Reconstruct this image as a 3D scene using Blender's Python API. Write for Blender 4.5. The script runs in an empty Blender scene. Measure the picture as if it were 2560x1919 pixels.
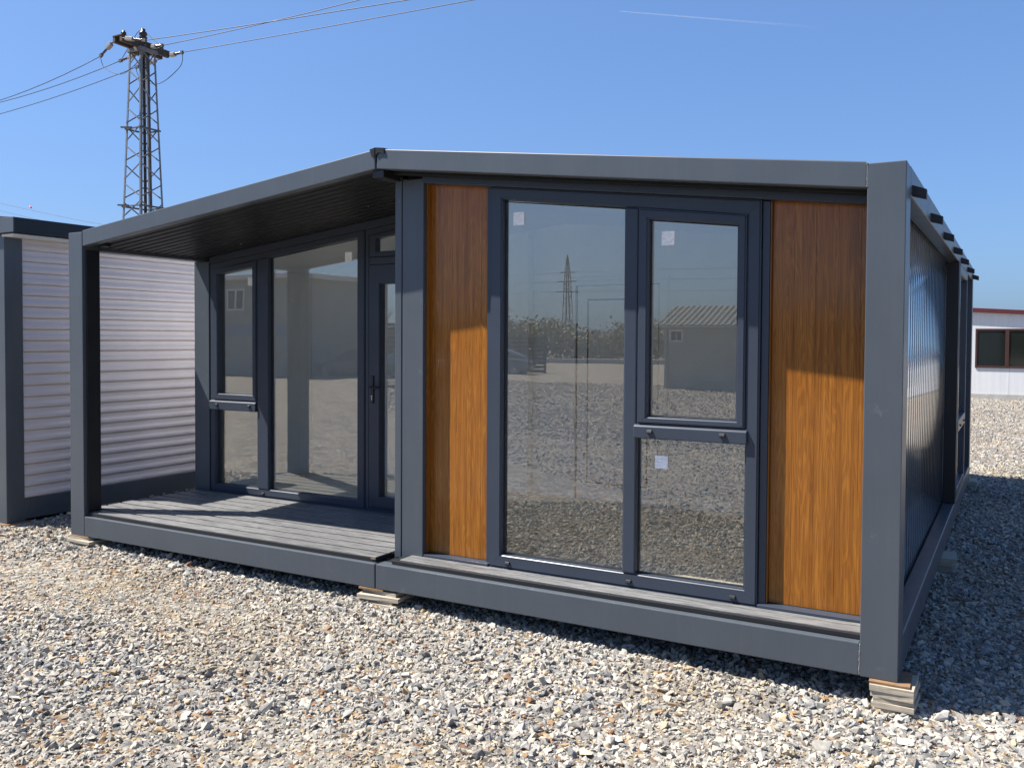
import bpy, bmesh, math, random
import numpy as np
from mathutils import Vector, Matrix
rnd = random.Random(7)
R = math.radians
scene = bpy.context.scene
col = scene.collection

# ------------------------------------------------------------------ camera
CAM = (3.7946, -4.8072, 1.7129)
YAW, PIT, ROL, FPX = -0.5159, -0.0279, 0.0054, 2228.197
cd = bpy.data.cameras.new("camera"); cam = bpy.data.objects.new("camera", cd); col.objects.link(cam)
F_ = Vector((math.sin(YAW)*math.cos(PIT), math.cos(YAW)*math.cos(PIT), math.sin(PIT)))
R_ = Vector((math.cos(YAW), -math.sin(YAW), 0)); U_ = R_.cross(F_)
R2 = R_*math.cos(ROL)+U_*math.sin(ROL); U2 = -R_*math.sin(ROL)+U_*math.cos(ROL)
M = Matrix((R2, U2, -F_)).transposed().to_4x4(); M.translation = Vector(CAM)
cam.matrix_world = M
cd.sensor_width = 36.0; cd.sensor_fit = 'HORIZONTAL'
cd.lens = FPX/2560*36.0; cd.shift_y = -50.83/2560
cd.clip_start = 0.05; cd.clip_end = 9000
scene.camera = cam

# ------------------------------------------------------------------ sky, sun, exposure
SUN = Vector((0.91, 0.415, -1.47)).normalized()          # direction the light travels
EL = math.asin(-SUN.z); AZ = math.atan2(-SUN.x, -SUN.y)
w = bpy.data.worlds.new("World"); scene.world = w; w.use_nodes = True
nt = w.node_tree; nt.nodes.clear()
sky = nt.nodes.new("ShaderNodeTexSky"); sky.sky_type = 'NISHITA'; sky.sun_disc = False
sky.sun_elevation = EL; sky.sun_rotation = AZ
sky.altitude = 0; sky.air_density = 1.0; sky.dust_density = 1.5; sky.ozone_density = 6.0
bg = nt.nodes.new("ShaderNodeBackground"); bg.inputs[1].default_value = 0.086
wo = nt.nodes.new("ShaderNodeOutputWorld")
gm = nt.nodes.new("ShaderNodeGamma"); gm.inputs[1].default_value = 0.65            # one even grade for the whole sky
gr = nt.nodes.new("ShaderNodeMix"); gr.data_type = 'RGBA'; gr.blend_type = 'MULTIPLY'; gr.inputs[0].default_value = 1.0; gr.inputs[7].default_value = (0.73, 1.0, 1.42, 1)
nt.links.new(sky.outputs[0], gm.inputs[0]); nt.links.new(gm.outputs[0], gr.inputs[6]); nt.links.new(gr.outputs[2], bg.inputs[0]); nt.links.new(bg.outputs[0], wo.inputs[0])
sl = bpy.data.lights.new("sun", 'SUN'); sl.energy = 5.0; sl.angle = R(0.53); sl.color = (1.0, 0.94, 0.85)
so = bpy.data.objects.new("sun", sl); col.objects.link(so)
so.rotation_euler = SUN.to_track_quat('-Z', 'Y').to_euler(); so.location = (-20, -10, 30)
vs = scene.view_settings; vs.view_transform = 'Standard'; vs.look = 'None'; vs.exposure = 1.3; vs.gamma = 1; vs.use_curve_mapping = False
scene.cycles.use_denoising = True
scene.cycles.max_bounces = 12; scene.cycles.diffuse_bounces = 8; scene.cycles.transparent_max_bounces = 16; scene.cycles.glossy_bounces = 6
scene.cycles.sample_clamp_indirect = 6

# ------------------------------------------------------------------ materials
MATS = {}
def newmat(name):
    m = bpy.data.materials.new(name); m.use_nodes = True; MATS[name] = m
    t = m.node_tree; p = t.nodes["Principled BSDF"]
    return m, t, p
def nd(t, ty, **kw):
    n = t.nodes.new(ty)
    for k, v in kw.items(): setattr(n, k, v)
    return n
def mixc(t, fac, a, b, blend='MIX'):
    n = nd(t, "ShaderNodeMix", data_type='RGBA', blend_type=blend)
    for s, v in ((0, fac), (6, a), (7, b)):
        if hasattr(v, "is_output") or hasattr(v, "links"): t.links.new(v, n.inputs[s])
        else: n.inputs[s].default_value = v if s == 0 else (*v, 1)
    return n.outputs[2]
def ramp(t, src, stops):
    n = nd(t, "ShaderNodeValToRGB"); cr = n.color_ramp
    while len(cr.elements) < len(stops): cr.elements.new(0.5)
    for e, (p, c) in zip(cr.elements, stops):
        e.position = p; e.color = (*c, 1) if len(c) == 3 else c
    t.links.new(src, n.inputs[0]); return n.outputs[0]
def coords(t, scale=(1, 1, 1), rot=(0, 0, 0)):
    g = nd(t, "ShaderNodeNewGeometry"); mp = nd(t, "ShaderNodeMapping")
    mp.inputs["Scale"].default_value = scale; mp.inputs["Rotation"].default_value = rot
    t.links.new(g.outputs["Position"], mp.inputs[0]); return mp.outputs[0]
def noise(t, vec, scale, detail=4, rough=0.55, dist=0.0):
    n = nd(t, "ShaderNodeTexNoise"); n.inputs["Scale"].default_value = scale; n.inputs["Detail"].default_value = detail
    n.inputs["Roughness"].default_value = rough; n.inputs["Distortion"].default_value = dist
    t.links.new(vec, n.inputs["Vector"]); return n.outputs[0]
def bump(t, p, h, strength=0.2, dist=0.01):
    b = nd(t, "ShaderNodeBump"); b.inputs["Strength"].default_value = strength; b.inputs["Distance"].default_value = dist
    t.links.new(h, b.inputs["Height"]); t.links.new(b.outputs[0], p.inputs["Normal"])
def plain(name, c, rough=0.5, metal=0.0, spec=0.5, var=0.12, scale=6.0, coat=0.0, smudge=0.0):
    if not name.startswith(("interior", "pale_laminate")): c = tuple(0.83*x for x in c)
    m, t, p = newmat(name)
    v = coords(t); n = noise(t, v, scale, 5)
    cc = ramp(t, n, [(0.3, tuple(x*(1-var) for x in c)), (0.7, tuple(min(1, x*(1+var)) for x in c))])
    if smudge:
        n2 = noise(t, v, 7.0, 9, 0.74, 0.5)
        k = ramp(t, n2, [(0.63, (0, 0, 0)), (0.74, (smudge,)*3)])
        cc = mixc(t, k, cc, (0.30, 0.29, 0.275))
        st = noise(t, coords(t, (1, 1, 0.06)), 22.0, 5, 0.7)
        cc = mixc(t, ramp(t, st, [(0.5, (0, 0, 0)), (0.75, (0.10,)*3)]), cc, (0.15, 0.15, 0.148))
    t.links.new(cc, p.inputs["Base Color"])
    n3 = noise(t, v, scale*2.3, 3)
    r = nd(t, "ShaderNodeMapRange"); r.inputs["To Min"].default_value = rough*0.82; r.inputs["To Max"].default_value = min(1, rough*1.18)
    t.links.new(n3, r.inputs[0]); t.links.new(r.outputs[0], p.inputs["Roughness"])
    p.inputs["Metallic"].default_value = metal; p.inputs["Specular IOR Level"].default_value = spec
    p.inputs["Coat Weight"].default_value = coat
    return m

CHAR = plain("charcoal_paint", (0.072, 0.087, 0.106), 0.38, spec=0.5, var=0.06, scale=2.5, smudge=0.22)
CHARW = plain("charcoal_foil", (0.042, 0.054, 0.078), 0.36, spec=0.38, var=0.06, scale=3.0)
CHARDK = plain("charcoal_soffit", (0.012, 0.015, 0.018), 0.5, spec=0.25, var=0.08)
WELD = plain("weld_grey", (0.22, 0.225, 0.235), 0.5)
BLACK = plain("black_trim", (0.012, 0.013, 0.016), 0.45)
GASKET = plain("black_gasket", (0.008, 0.008, 0.009), 0.6)
WHITEP = plain("white_panel", (0.72, 0.73, 0.72), 0.5, var=0.04)
INWALL = plain("interior_white", (0.91, 0.915, 0.91), 0.6, var=0.03)
INDOOR = plain("interior_door_white", (0.93, 0.93, 0.93), 0.35, var=0.02)
MAROON = plain("maroon_trim", (0.10, 0.018, 0.022), 0.4)
BROWNF = plain("brown_frame", (0.055, 0.020, 0.014), 0.4)
SLAB = plain("beige_slab", (0.40, 0.35, 0.275), 0.85, var=0.12, scale=25)
PLY = plain("brown_board", (0.22, 0.13, 0.065), 0.8, var=0.2, scale=30)
STEEL = plain("galvanised_steel", (0.19, 0.20, 0.21), 0.5, metal=0.35, var=0.2, scale=9)
STEELD = plain("weathered_steel", (0.10, 0.10, 0.105), 0.6, metal=0.3, var=0.25, scale=7)
RUSTY = plain("rusty_steel", (0.06, 0.038, 0.028), 0.75, var=0.4, scale=9)
PORC = plain("brown_porcelain", (0.035, 0.018, 0.014), 0.25)
GLASSINS = plain("grey_insulator", (0.30, 0.28, 0.25), 0.4)
WIRE = plain("wire", (0.03, 0.035, 0.045), 0.6)
CHROME = plain("nickel", (0.62, 0.60, 0.55), 0.25, metal=1.0)
RUBBER = plain("rubber", (0.02, 0.02, 0.02), 0.8)
STONEM = plain("stone_grey", (0.30, 0.285, 0.25), 0.9, var=0.35, scale=28)
STONEW = plain("stone_white", (0.50, 0.475, 0.43), 0.9, var=0.25, scale=24)
DARKF = plain("dark_boards", (0.045, 0.042, 0.036), 0.75, var=0.3, scale=5)
GREENG = plain("greygreen_siding", (0.36, 0.375, 0.34), 0.65, var=0.08)
ROOFT = plain("grey_roof_tile", (0.10, 0.11, 0.105), 0.5, var=0.15)
CONC = plain("concrete", (0.42, 0.41, 0.38), 0.85, var=0.15)
BLUE = plain("blue_stripe", (0.10, 0.17, 0.30), 0.5)
GREYW = plain("grey_render", (0.30, 0.31, 0.30), 0.8, var=0.08)
CARS = plain("silver_paint", (0.42, 0.44, 0.46), 0.22, metal=0.6, coat=0.6, var=0.02)
CARG = plain("grey_paint", (0.10, 0.11, 0.12), 0.2, metal=0.4, coat=0.7, var=0.02)
CARD = plain("dark_paint", (0.035, 0.04, 0.045), 0.2, metal=0.3, coat=0.7, var=0.02)
BARK = plain("bark", (0.09, 0.07, 0.05), 0.9, var=0.3, scale=20)
BUSH = plain("spring_foliage", (0.23, 0.215, 0.125), 0.8, var=0.4, scale=1.2)
CARDB = plain("pale_laminate_floor", (0.74, 0.66, 0.52), 0.8, var=0.12, scale=4)

def glass(name, fac=0.2, tint=(0.86, 0.90, 0.88), wav=0.0, rough=0.0):
    m = bpy.data.materials.new(name); m.use_nodes = True; t = m.node_tree; t.nodes.clear()
    o = nd(t, "ShaderNodeOutputMaterial"); tr = nd(t, "ShaderNodeBsdfTransparent"); gl = nd(t, "ShaderNodeBsdfGlossy")
    tr.inputs[0].default_value = (*tint, 1); gl.inputs[0].default_value = (1.0, 0.975, 0.92, 1); gl.inputs["Roughness"].default_value = rough
    ge = nd(t, "ShaderNodeNewGeometry"); dt = nd(t, "ShaderNodeVectorMath", operation='DOT_PRODUCT')     # Schlick, the same from both faces of the pane
    t.links.new(ge.outputs["Incoming"], dt.inputs[0]); t.links.new(ge.outputs["Normal"], dt.inputs[1])
    ab = nd(t, "ShaderNodeMath", operation='ABSOLUTE'); t.links.new(dt.outputs["Value"], ab.inputs[0])
    iv = nd(t, "ShaderNodeMath", operation='SUBTRACT', use_clamp=True); iv.inputs[0].default_value = 1.0; t.links.new(ab.outputs[0], iv.inputs[1])
    pw5 = nd(t, "ShaderNodeMath", operation='POWER'); pw5.inputs[1].default_value = 5.0; t.links.new(iv.outputs[0], pw5.inputs[0])
    lw = nd(t, "ShaderNodeMath", operation='MULTIPLY_ADD'); lw.inputs[1].default_value = 0.96-fac; lw.inputs[2].default_value = 0.04; t.links.new(pw5.outputs[0], lw.inputs[0])
    ad = nd(t, "ShaderNodeMath", operation='ADD', use_clamp=True); ad.inputs[1].default_value = fac
    t.links.new(lw.outputs[0], ad.inputs[0])
    mx = nd(t, "ShaderNodeMixShader"); t.links.new(ad.outputs[0], mx.inputs[0]); t.links.new(tr.outputs[0], mx.inputs[1]); t.links.new(gl.outputs[0], mx.inputs[2])
    if wav:
        v = coords(t, (1, 1, 1)); n = noise(t, v, 1.7, 1, 0.4)
        b = nd(t, "ShaderNodeBump"); b.inputs["Strength"].default_value = wav; b.inputs["Distance"].default_value = 0.006
        t.links.new(n, b.inputs["Height"]); t.links.new(b.outputs[0], gl.inputs["Normal"])
    t.links.new(mx.outputs[0], o.inputs[0]); MATS[name] = m; return m
GLASS = glass("window_glass", 0.105, tint=(0.965, 0.975, 0.97), wav=0.08)
DARKGLASS = plain("dark_glass", (0.012, 0.016, 0.014), 0.05, spec=0.6, var=0.0)

def wood_laminate():
    m, t, p = newmat("oak_laminate")
    v = coords(t, (1.0, 1.0, 0.022))
    wob = noise(t, coords(t, (1, 1, 0.35)), 5.0, 3, 0.5)
    w1 = noise(t, v, 48.0, 6, 0.66, 0.35)                       # streaks
    wv = nd(t, "ShaderNodeTexWave", wave_type='RINGS', rings_direction='Z', wave_profile='SAW')
    mp = coords(t, (8.6, 8.6, 0.62))
    addv = nd(t, "ShaderNodeVectorMath", operation='ADD')
    sc = nd(t, "ShaderNodeVectorMath", operation='SCALE'); sc.inputs["Scale"].default_value = 1.5
    nz = nd(t, "ShaderNodeTexNoise"); nz.inputs["Scale"].default_value = 1.1; nz.inputs["Detail"].default_value = 2
    t.links.new(mp, nz.inputs["Vector"]); t.links.new(nz.outputs["Color"], sc.inputs[0])
    t.links.new(mp, addv.inputs[0]); t.links.new(sc.outputs[0], addv.inputs[1])
    sepv = nd(t, "ShaderNodeTexVoronoi", feature='F1'); sepv.inputs["Scale"].default_value = 1.0; sepv.inputs["Randomness"].default_value = 0.9
    t.links.new(addv.outputs[0], sepv.inputs["Vector"])
    rings = nd(t, "ShaderNodeMath", operation='MULTIPLY'); rings.inputs[1].default_value = 78.0
    t.links.new(sepv.outputs["Distance"], rings.inputs[0])
    sn = nd(t, "ShaderNodeMath", operation='SINE'); t.links.new(rings.outputs[0], sn.inputs[0])
    base = ramp(t, w1, [(0.30, (0.190, 0.066, 0.007)), (0.5, (0.285, 0.103, 0.011)), (0.70, (0.355, 0.140, 0.018))])
    rg = ramp(t, sn.outputs[0], [(0.0, (0.78, 0.73, 0.68)), (0.25, (0.97, 0.96, 0.95)), (1.0, (1.07, 1.08, 1.10))])
    c = mixc(t, 0.62, base, rg, 'MULTIPLY')
    fine = noise(t, coords(t, (1, 1, 0.02)), 190.0, 3, 0.7)
    fr = ramp(t, fine, [(0.38, (0.50, 0.45, 0.40)), (0.54, (1.04, 1.04, 1.04))])
    c = mixc(t, 0.55, c, fr, 'MULTIPLY')
    t.links.new(c, p.inputs["Base Color"])
    p.inputs["Roughness"].default_value = 0.45; p.inputs["Specular IOR Level"].default_value = 0.2
    p.inputs["Coat Weight"].default_value = 0.5; p.inputs["Coat Roughness"].default_value = 0.08; p.inputs["Coat IOR"].default_value = 1.55
    bump(t, p, fine, 0.08, 0.002)
    return m
WOOD = wood_laminate()

def deck_mat():
    m, t, p = newmat("deck_composite")
    s1 = noise(t, coords(t, (0.10, 1, 1)), 55.0, 6, 0.65, 0.5)
    s2 = noise(t, coords(t, (0.5, 1, 1)), 2.2, 3)
    s3 = noise(t, coords(t, (0.25, 1, 1)), 160.0, 3, 0.7)
    c = ramp(t, s1, [(0.30, (0.058, 0.059, 0.062)), (0.5, (0.122, 0.124, 0.127)), (0.70, (0.205, 0.205, 0.202))])
    c2 = ramp(t, s2, [(0.3, (0.78,)*3), (0.7, (1.1,)*3)])
    c = mixc(t, 1.0, c, c2, 'MULTIPLY')
    t.links.new(c, p.inputs["Base Color"]); p.inputs["Roughness"].default_value = 0.55
    bump(t, p, s3, 0.35, 0.003); return m
DECK = deck_mat()

def siding_mat():
    m, t, p = newmat("pale_vinyl_siding")
    v = coords(t, (1, 1, 1)); n = noise(t, v, 2.0, 4)
    c = ramp(t, n, [(0.3, (0.51, 0.475, 0.49)), (0.7, (0.58, 0.54, 0.55))])
    t.links.new(c, p.inputs["Base Color"]); p.inputs["Roughness"].default_value = 0.32
    f = noise(t, coords(t, (1, 0.15, 1)), 60, 3); bump(t, p, f, 0.06, 0.002); return m
SIDING = siding_mat()

def sticker_mat():
    m, t, p = newmat("sticker_print")
    br = nd(t, "ShaderNodeTexBrick"); br.inputs["Scale"].default_value = 1.0
    br.inputs["Color1"].default_value = (0.9, 0.9, 0.9, 1); br.inputs["Color2"].default_value = (0.30, 0.31, 0.33, 1); br.inputs["Mortar"].default_value = (0.92, 0.92, 0.92, 1)
    br.inputs["Brick Width"].default_value = 0.022; br.inputs["Row Height"].default_value = 0.010; br.inputs["Mortar Size"].default_value = 0.0036
    br.inputs["Bias"].default_value = -0.1
    g = nd(t, "ShaderNodeNewGeometry"); s = nd(t, "ShaderNodeSeparateXYZ"); cb = nd(t, "ShaderNodeCombineXYZ")
    t.links.new(g.outputs["Position"], s.inputs[0]); t.links.new(s.outputs["X"], cb.inputs["X"]); t.links.new(s.outputs["Z"], cb.inputs["Y"])
    t.links.new(cb.outputs[0], br.inputs["Vector"]); t.links.new(br.outputs[0], p.inputs["Base Color"]); p.inputs["Roughness"].default_value = 0.6
    return m
STICK = sticker_mat()

def sandwich_mat():
    m, t, p = newmat("white_sandwich_panel")
    n = noise(t, coords(t, (1, 1, 0.04)), 14, 4); c = ramp(t, n, [(0.3, (0.52, 0.535, 0.55)), (0.7, (0.60, 0.605, 0.61))])
    t.links.new(c, p.inputs["Base Color"]); p.inputs["Roughness"].default_value = 0.45; return m
SANDW = sandwich_mat()

_SS = [(0.00, (0.20, 0.215, 0.235)), (0.16, (0.33, 0.345, 0.36)), (0.34, (0.50, 0.50, 0.495)), (0.52, (0.63, 0.615, 0.58)),
               (0.70, (0.70, 0.665, 0.59)), (0.84, (0.58, 0.47, 0.31)), (0.93, (0.42, 0.25, 0.13)), (1.0, (0.26, 0.13, 0.08))]
STONE_STOPS = [(p, (0.62*c[0], 0.593*c[1], 0.555*c[2])) for p, c in _SS]
def ground_mat():
    m, t, p = newmat("gravel_ground")
    v = coords(t, (1, 1, 0.2))
    big = noise(t, v, 0.55, 4, 0.6)
    def vor(scale):
        n = nd(t, "ShaderNodeTexVoronoi", feature='F1'); n.inputs["Scale"].default_value = scale
        t.links.new(v, n.inputs["Vector"]); return n
    v1 = vor(26.0)
    sep = nd(t, "ShaderNodeSeparateColor"); t.links.new(v1.outputs["Color"], sep.inputs[0])
    c = ramp(t, sep.outputs[0], [(p_*0.97, (c_[0]*0.80, c_[1]*0.82, c_[2]*0.84)) for p_, c_ in STONE_STOPS])
    tan = ramp(t, big, [(0.42, (0, 0, 0)), (0.66, (0.35,)*3)])
    c = mixc(t, tan, c, (0.27, 0.25, 0.21))
    med = ramp(t, noise(t, v, 1.7, 6, 0.65, 0.6), [(0.32, (0.70, 0.70, 0.71)), (0.68, (1.15, 1.14, 1.12))])
    c = mixc(t, 1.0, c, med, 'MULTIPLY')
    gap = ramp(t, v1.outputs["Distance"], [(0.35, (1, 1, 1)), (0.75, (0.55, 0.5, 0.45))])
    c = mixc(t, 0.7, c, gap, 'MULTIPLY')
    t.links.new(c, p.inputs["Base Color"]); p.inputs["Roughness"].default_value = 0.95; p.inputs["Specular IOR Level"].default_value = 0.2
    iv = nd(t, "ShaderNodeMath", operation='SUBTRACT'); iv.inputs[0].default_value = 1.0; t.links.new(v1.outputs["Distance"], iv.inputs[1])
    bump(t, p, iv.outputs[0], 0.9, 0.02); return m
GROUND = ground_mat()
def stone_mat():
    m, t, p = newmat("gravel_stone")
    a = nd(t, "ShaderNodeAttribute", attribute_type='INSTANCER', attribute_name='tint')
    v = coords(t); n = noise(t, v, 95.0, 5, 0.7); n2 = noise(t, v, 16.0, 3)
    f = ramp(t, n, [(0.34, (0.60, 0.59, 0.58)), (0.5, (0.97, 0.97, 0.97)), (0.68, (1.18, 1.18, 1.18))])
    c = mixc(t, 0.75, a.outputs["Color"], f, 'MULTIPLY')
    f2 = ramp(t, n2, [(0.62, (0, 0, 0)), (0.78, (0.30,)*3)])
    c = mixc(t, f2, c, (0.28, 0.20, 0.11))
    t.links.new(c, p.inputs["Base Color"]); p.inputs["Roughness"].default_value = 0.85; p.inputs["Specular IOR Level"].default_value = 0.3
    bump(t, p, n, 0.35, 0.004); return m
STONE = stone_mat()

# ------------------------------------------------------------------ builders
def base_of(parent):
    v = Vector((0, 0, 0)); o = parent
    while o is not None: v += o.location; o = o.parent
    return v
def link(name, me, mat, parent=None, loc=(0, 0, 0)):
    o = bpy.data.objects.new(name, me); col.objects.link(o)
    if mat is not None and not me.materials: me.materials.append(mat)
    if parent is not None: o.parent = parent
    o.location = loc; return o
def from_bm(name, bm, mat, parent=None, smooth=False, bev=0.0, seg=2, weld=False):
    """bm holds world coordinates; the mesh is stored relative to its parent's base"""
    if weld: bmesh.ops.remove_doubles(bm, verts=bm.verts, dist=1e-5)
    bmesh.ops.recalc_face_normals(bm, faces=bm.faces)
    if bev > 0:
        bmesh.ops.bevel(bm, geom=list(bm.edges), offset=bev, segments=seg, affect='EDGES', clamp_overlap=True, profile=0.5)
    b = base_of(parent) if parent is not None else Vector((0, 0, 0))
    if b.length > 0: bmesh.ops.translate(bm, vec=-b, verts=bm.verts)
    me = bpy.data.meshes.new(name); bm.to_mesh(me); bm.free()
    if smooth:
        for p in me.polygons: p.use_smooth = True
    return link(name, me, mat, parent)
def add_box(bm, x0, x1, y0, y1, z0, z1):
    vs = [bm.verts.new(p) for p in ((x0, y0, z0), (x1, y0, z0), (x1, y1, z0), (x0, y1, z0), (x0, y0, z1), (x1, y0, z1), (x1, y1, z1), (x0, y1, z1))]
    for f in ((0, 3, 2, 1), (4, 5, 6, 7), (0, 1, 5, 4), (1, 2, 6, 5), (2, 3, 7, 6), (3, 0, 4, 7)): bm.faces.new([vs[i] for i in f])
def box(name, x0, x1, y0, y1, z0, z1, mat, parent=None, bev=0.004):
    bm = bmesh.new(); add_box(bm, x0, x1, y0, y1, z0, z1); return from_bm(name, bm, mat, parent, bev=bev)
def add_prism(bm, pts, a0, a1, axis='Y'):
    """polygon pts in the plane across AXIS, extruded from a0 to a1"""
    def P(u, v, a): return {'Y': (u, a, v), 'X': (a, u, v), 'Z': (u, v, a)}[axis]
    A = [bm.verts.new(P(u, v, a0)) for u, v in pts]; B = [bm.verts.new(P(u, v, a1)) for u, v in pts]
    bm.faces.new(A); bm.faces.new(B[::-1]); n = len(pts)
    for i in range(n): bm.faces.new((A[i], B[i], B[(i+1) % n], A[(i+1) % n]))
def prism(name, pts, a0, a1, mat, parent=None, axis='Y', bev=0.004):
    bm = bmesh.new(); add_prism(bm, pts, a0, a1, axis); return from_bm(name, bm, mat, parent, bev=bev)
def add_tube(bm, pts, r, n=6, caps=True):
    rings = []; pts = [Vector(p) for p in pts]
    for i, p in enumerate(pts):
        d = (pts[min(i+1, len(pts)-1)]-pts[max(i-1, 0)]).normalized()
        a = d.orthogonal().normalized() if i == 0 else (prev - d*prev.dot(d)).normalized()
        prev = a; b = d.cross(a); rr = r[i] if isinstance(r, (list, tuple)) else r
        rings.append([bm.verts.new(p+(a*math.cos(2*math.pi*k/n)+b*math.sin(2*math.pi*k/n))*rr) for k in range(n)])
    for u, v in zip(rings, rings[1:]):
        for k in range(n): bm.faces.new((u[k], u[(k+1) % n], v[(k+1) % n], v[k]))
    if caps: bm.faces.new(rings[0][::-1]); bm.faces.new(rings[-1])
def tube(name, pts, r, mat, parent=None, n=8):
    bm = bmesh.new(); add_tube(bm, pts, r, n); return from_bm(name, bm, mat, parent, smooth=True)
def add_bar(bm, a, b, wdt, thk, up=(0, 0, 1)):
    a = Vector(a); b = Vector(b); d = (b-a).normalized(); u = Vector(up); s = d.cross(u)
    if s.length < 1e-4: s = d.cross(Vector((1, 0, 0)))
    s.normalize(); u = s.cross(d).normalized()
    vs = []
    for p in (a, b):
        for i, j in ((-1, -1), (1, -1), (1, 1), (-1, 1)): vs.append(bm.verts.new(p+s*(i*wdt/2)+u*(j*thk/2)))
    for f in ((0, 3, 2, 1), (4, 5, 6, 7), (0, 1, 5, 4), (1, 2, 6, 5), (2, 3, 7, 6), (3, 0, 4, 7)): bm.faces.new([vs[i] for i in f])
def bar(name, a, b, wdt, thk, mat, parent=None, up=(0, 0, 1), bev=0.0):
    bm = bmesh.new(); add_bar(bm, a, b, wdt, thk, up); return from_bm(name, bm, mat, parent, bev=bev)
def empty(name, loc, parent=None):
    o = bpy.data.objects.new(name, None); col.objects.link(o); o.parent = parent
    o.location = Vector(loc)-(base_of(parent) if parent else Vector((0, 0, 0))); o.empty_display_size = 0.2; return o
def tag(o, label, cat, group=None):
    o["label"] = label; o["category"] = cat
    if group: o["group"] = group
    return o
def copies(name, me, mat, parent, locs):
    b = base_of(parent)
    return [link(name, me, mat, parent, Vector(l)-b) for l in locs]
def frame4(name, outer, inner, y0, y1, mat, parent, bev=0.006, names=None, axis='Y'):
    """four mitred pieces between two quads (bl, br, tr, tl); rounded along their length, hairline mitres"""
    nm = names or ["bottom_rail", "jamb", "top_rail", "jamb"]; out = []
    for i in range(4):
        o0, o1, i1, i0 = (Vector((*q, 0)) for q in (outer[i], outer[(i+1) % 4], inner[(i+1) % 4], inner[i]))
        d = (o1-o0).normalized(); e = d*0.0005
        bm = bmesh.new(); add_prism(bm, [(q.x, q.y) for q in (o0+e, o1-e, i1-e, i0+e)], y0, y1, axis)
        bmesh.ops.recalc_face_normals(bm, faces=bm.faces)
        P3 = Vector({'Y': (d.x, 0, d.y), 'X': (0, d.x, d.y)}[axis])
        ed = [q for q in bm.edges if abs((q.verts[1].co-q.verts[0].co).normalized().dot(P3)) > 0.985]
        bmesh.ops.bevel(bm, geom=ed, offset=bev, segments=3, affect='EDGES', clamp_overlap=True)
        out.append(from_bm(nm[i], bm, mat, parent))
    return out

# ------------------------------------------------------------------ ground
def hsh(x, y):
    return (np.sin(x*1.7+y*0.9)*0.5+np.sin(x*0.6-y*1.3+1.0)*0.5+np.sin(x*3.1+y*2.7+2.0)*0.3)
def gz(x, y):
    x = np.asarray(x, float); y = np.asarray(y, float)
    near = np.exp(-((x/14)**2+(y/16)**2))
    return -0.112-0.0108*np.clip(x, -6, 5)+0.0115*np.clip(y, 0, 14)+0.010*hsh(x, y)*near
def make_ground():
    xs = np.unique(np.concatenate([np.linspace(-14, 14, 113), np.sign(np.linspace(-1, 1, 60))*(14+np.abs(np.linspace(-1, 1, 60))**3*5000)]))
    ys = np.unique(np.concatenate([np.linspace(-14, 28, 169), -14-np.linspace(0, 1, 30)**3*5000, 28+np.linspace(0, 1, 30)**3*5000]))
    X, Y = np.meshgrid(xs, ys); Z = gz(X, Y); nx, ny = len(xs), len(ys)
    co = np.stack([X, Y, Z], -1).reshape(-1, 3)
    i = (np.arange(ny-1)[:, None]*nx+np.arange(nx-1)[None, :]).ravel()
    fc = np.stack([i, i+1, i+nx+1, i+nx], -1)
    me = bpy.data.meshes.new("ground"); me.from_pydata(co.tolist(), [], fc.tolist()); me.update()
    for p in me.polygons: p.use_smooth = True
    o = link("ground", me, GROUND); o["kind"] = "structure"; o["label"] = "pale crushed stone yard around the prefab house"; return o
make_ground()

# ------------------------------------------------------------------ the house
XL, XR, HB, PW = -3.3246, 3.3029, 0.170, 0.182
LEN, HE, HR, FAS = 7.62, 2.600, 2.987, 0.134
SL = (HR-2.615)/(3.3029-PW)
def ftop(x): return HR-SL*abs(x)          # top of the roof fascia
def fbot(x): return ftop(x)-FAS
house = empty("prefab_house", (0, 0, 0))
tag(house, "charcoal modular prefab house with oak panels, big windows and a covered porch", "house")
# posts
box("corner_post", XL, XL+PW, 0, 0.16, 0.0, HE, CHAR, house)
box("corner_post", XR-PW, XR, -0.003, 0.20, 0.0, HE+0.004, CHAR, house)
box("corner_post", XR-PW, XR, LEN-0.2, LEN, 0.0, HE, CHAR, house)
box("corner_post", XL, XL+0.205, 1.345, 1.55, 0.175, 2.452, CHAR, house)
mp = box("centre_post", 0.060, 0.237, 0.225, 0.36, 0.172, fbot(0.1)-0.035, CHAR, house)
box("centre_post_strip", -0.002, 0.054, 0.222, 0.36, 0.172, fbot(0)-0.05, CHAR, house)
box("post_gap", 0.050, 0.064, 0.245, 0.35, 0.173, fbot(0.1)-0.05, GASKET, house, bev=0)
box("post_shade_strip", XL+PW+0.001, XL+PW+0.014, 0.03, 0.158, 0.206, 2.45, BLACK, house, bev=0.002)  # added black strip: paints in the shade on the left post's inner face
# floor beams
box("floor_beam", XL+PW+0.002, -0.0035, 0.0, 0.10, 0.0, HB, CHAR, house, bev=0.006)
box("floor_beam", 0.0035, XR-PW-0.002, 0.001, 0.10, 0.0, HB, CHAR, house, bev=0.006)
box("floor_beam", XR-0.10, XR-0.002, 0.202, LEN-0.202, 0.0, 0.18, CHAR, house, bev=0.006)
box("floor_beam", XL, XL+0.10, 0.162, LEN, 0.0, HB, CHAR, house, bev=0.006)
box("floor_beam", XL+0.1, XR-PW, LEN-0.1, LEN-0.004, 0.0, HB, CHAR, house, bev=0.006)
box("floor_slab", XL+0.102, XR-0.102, 0.102, LEN-0.102, 0.03, 0.165, CHARDK, house, bev=0)
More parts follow.
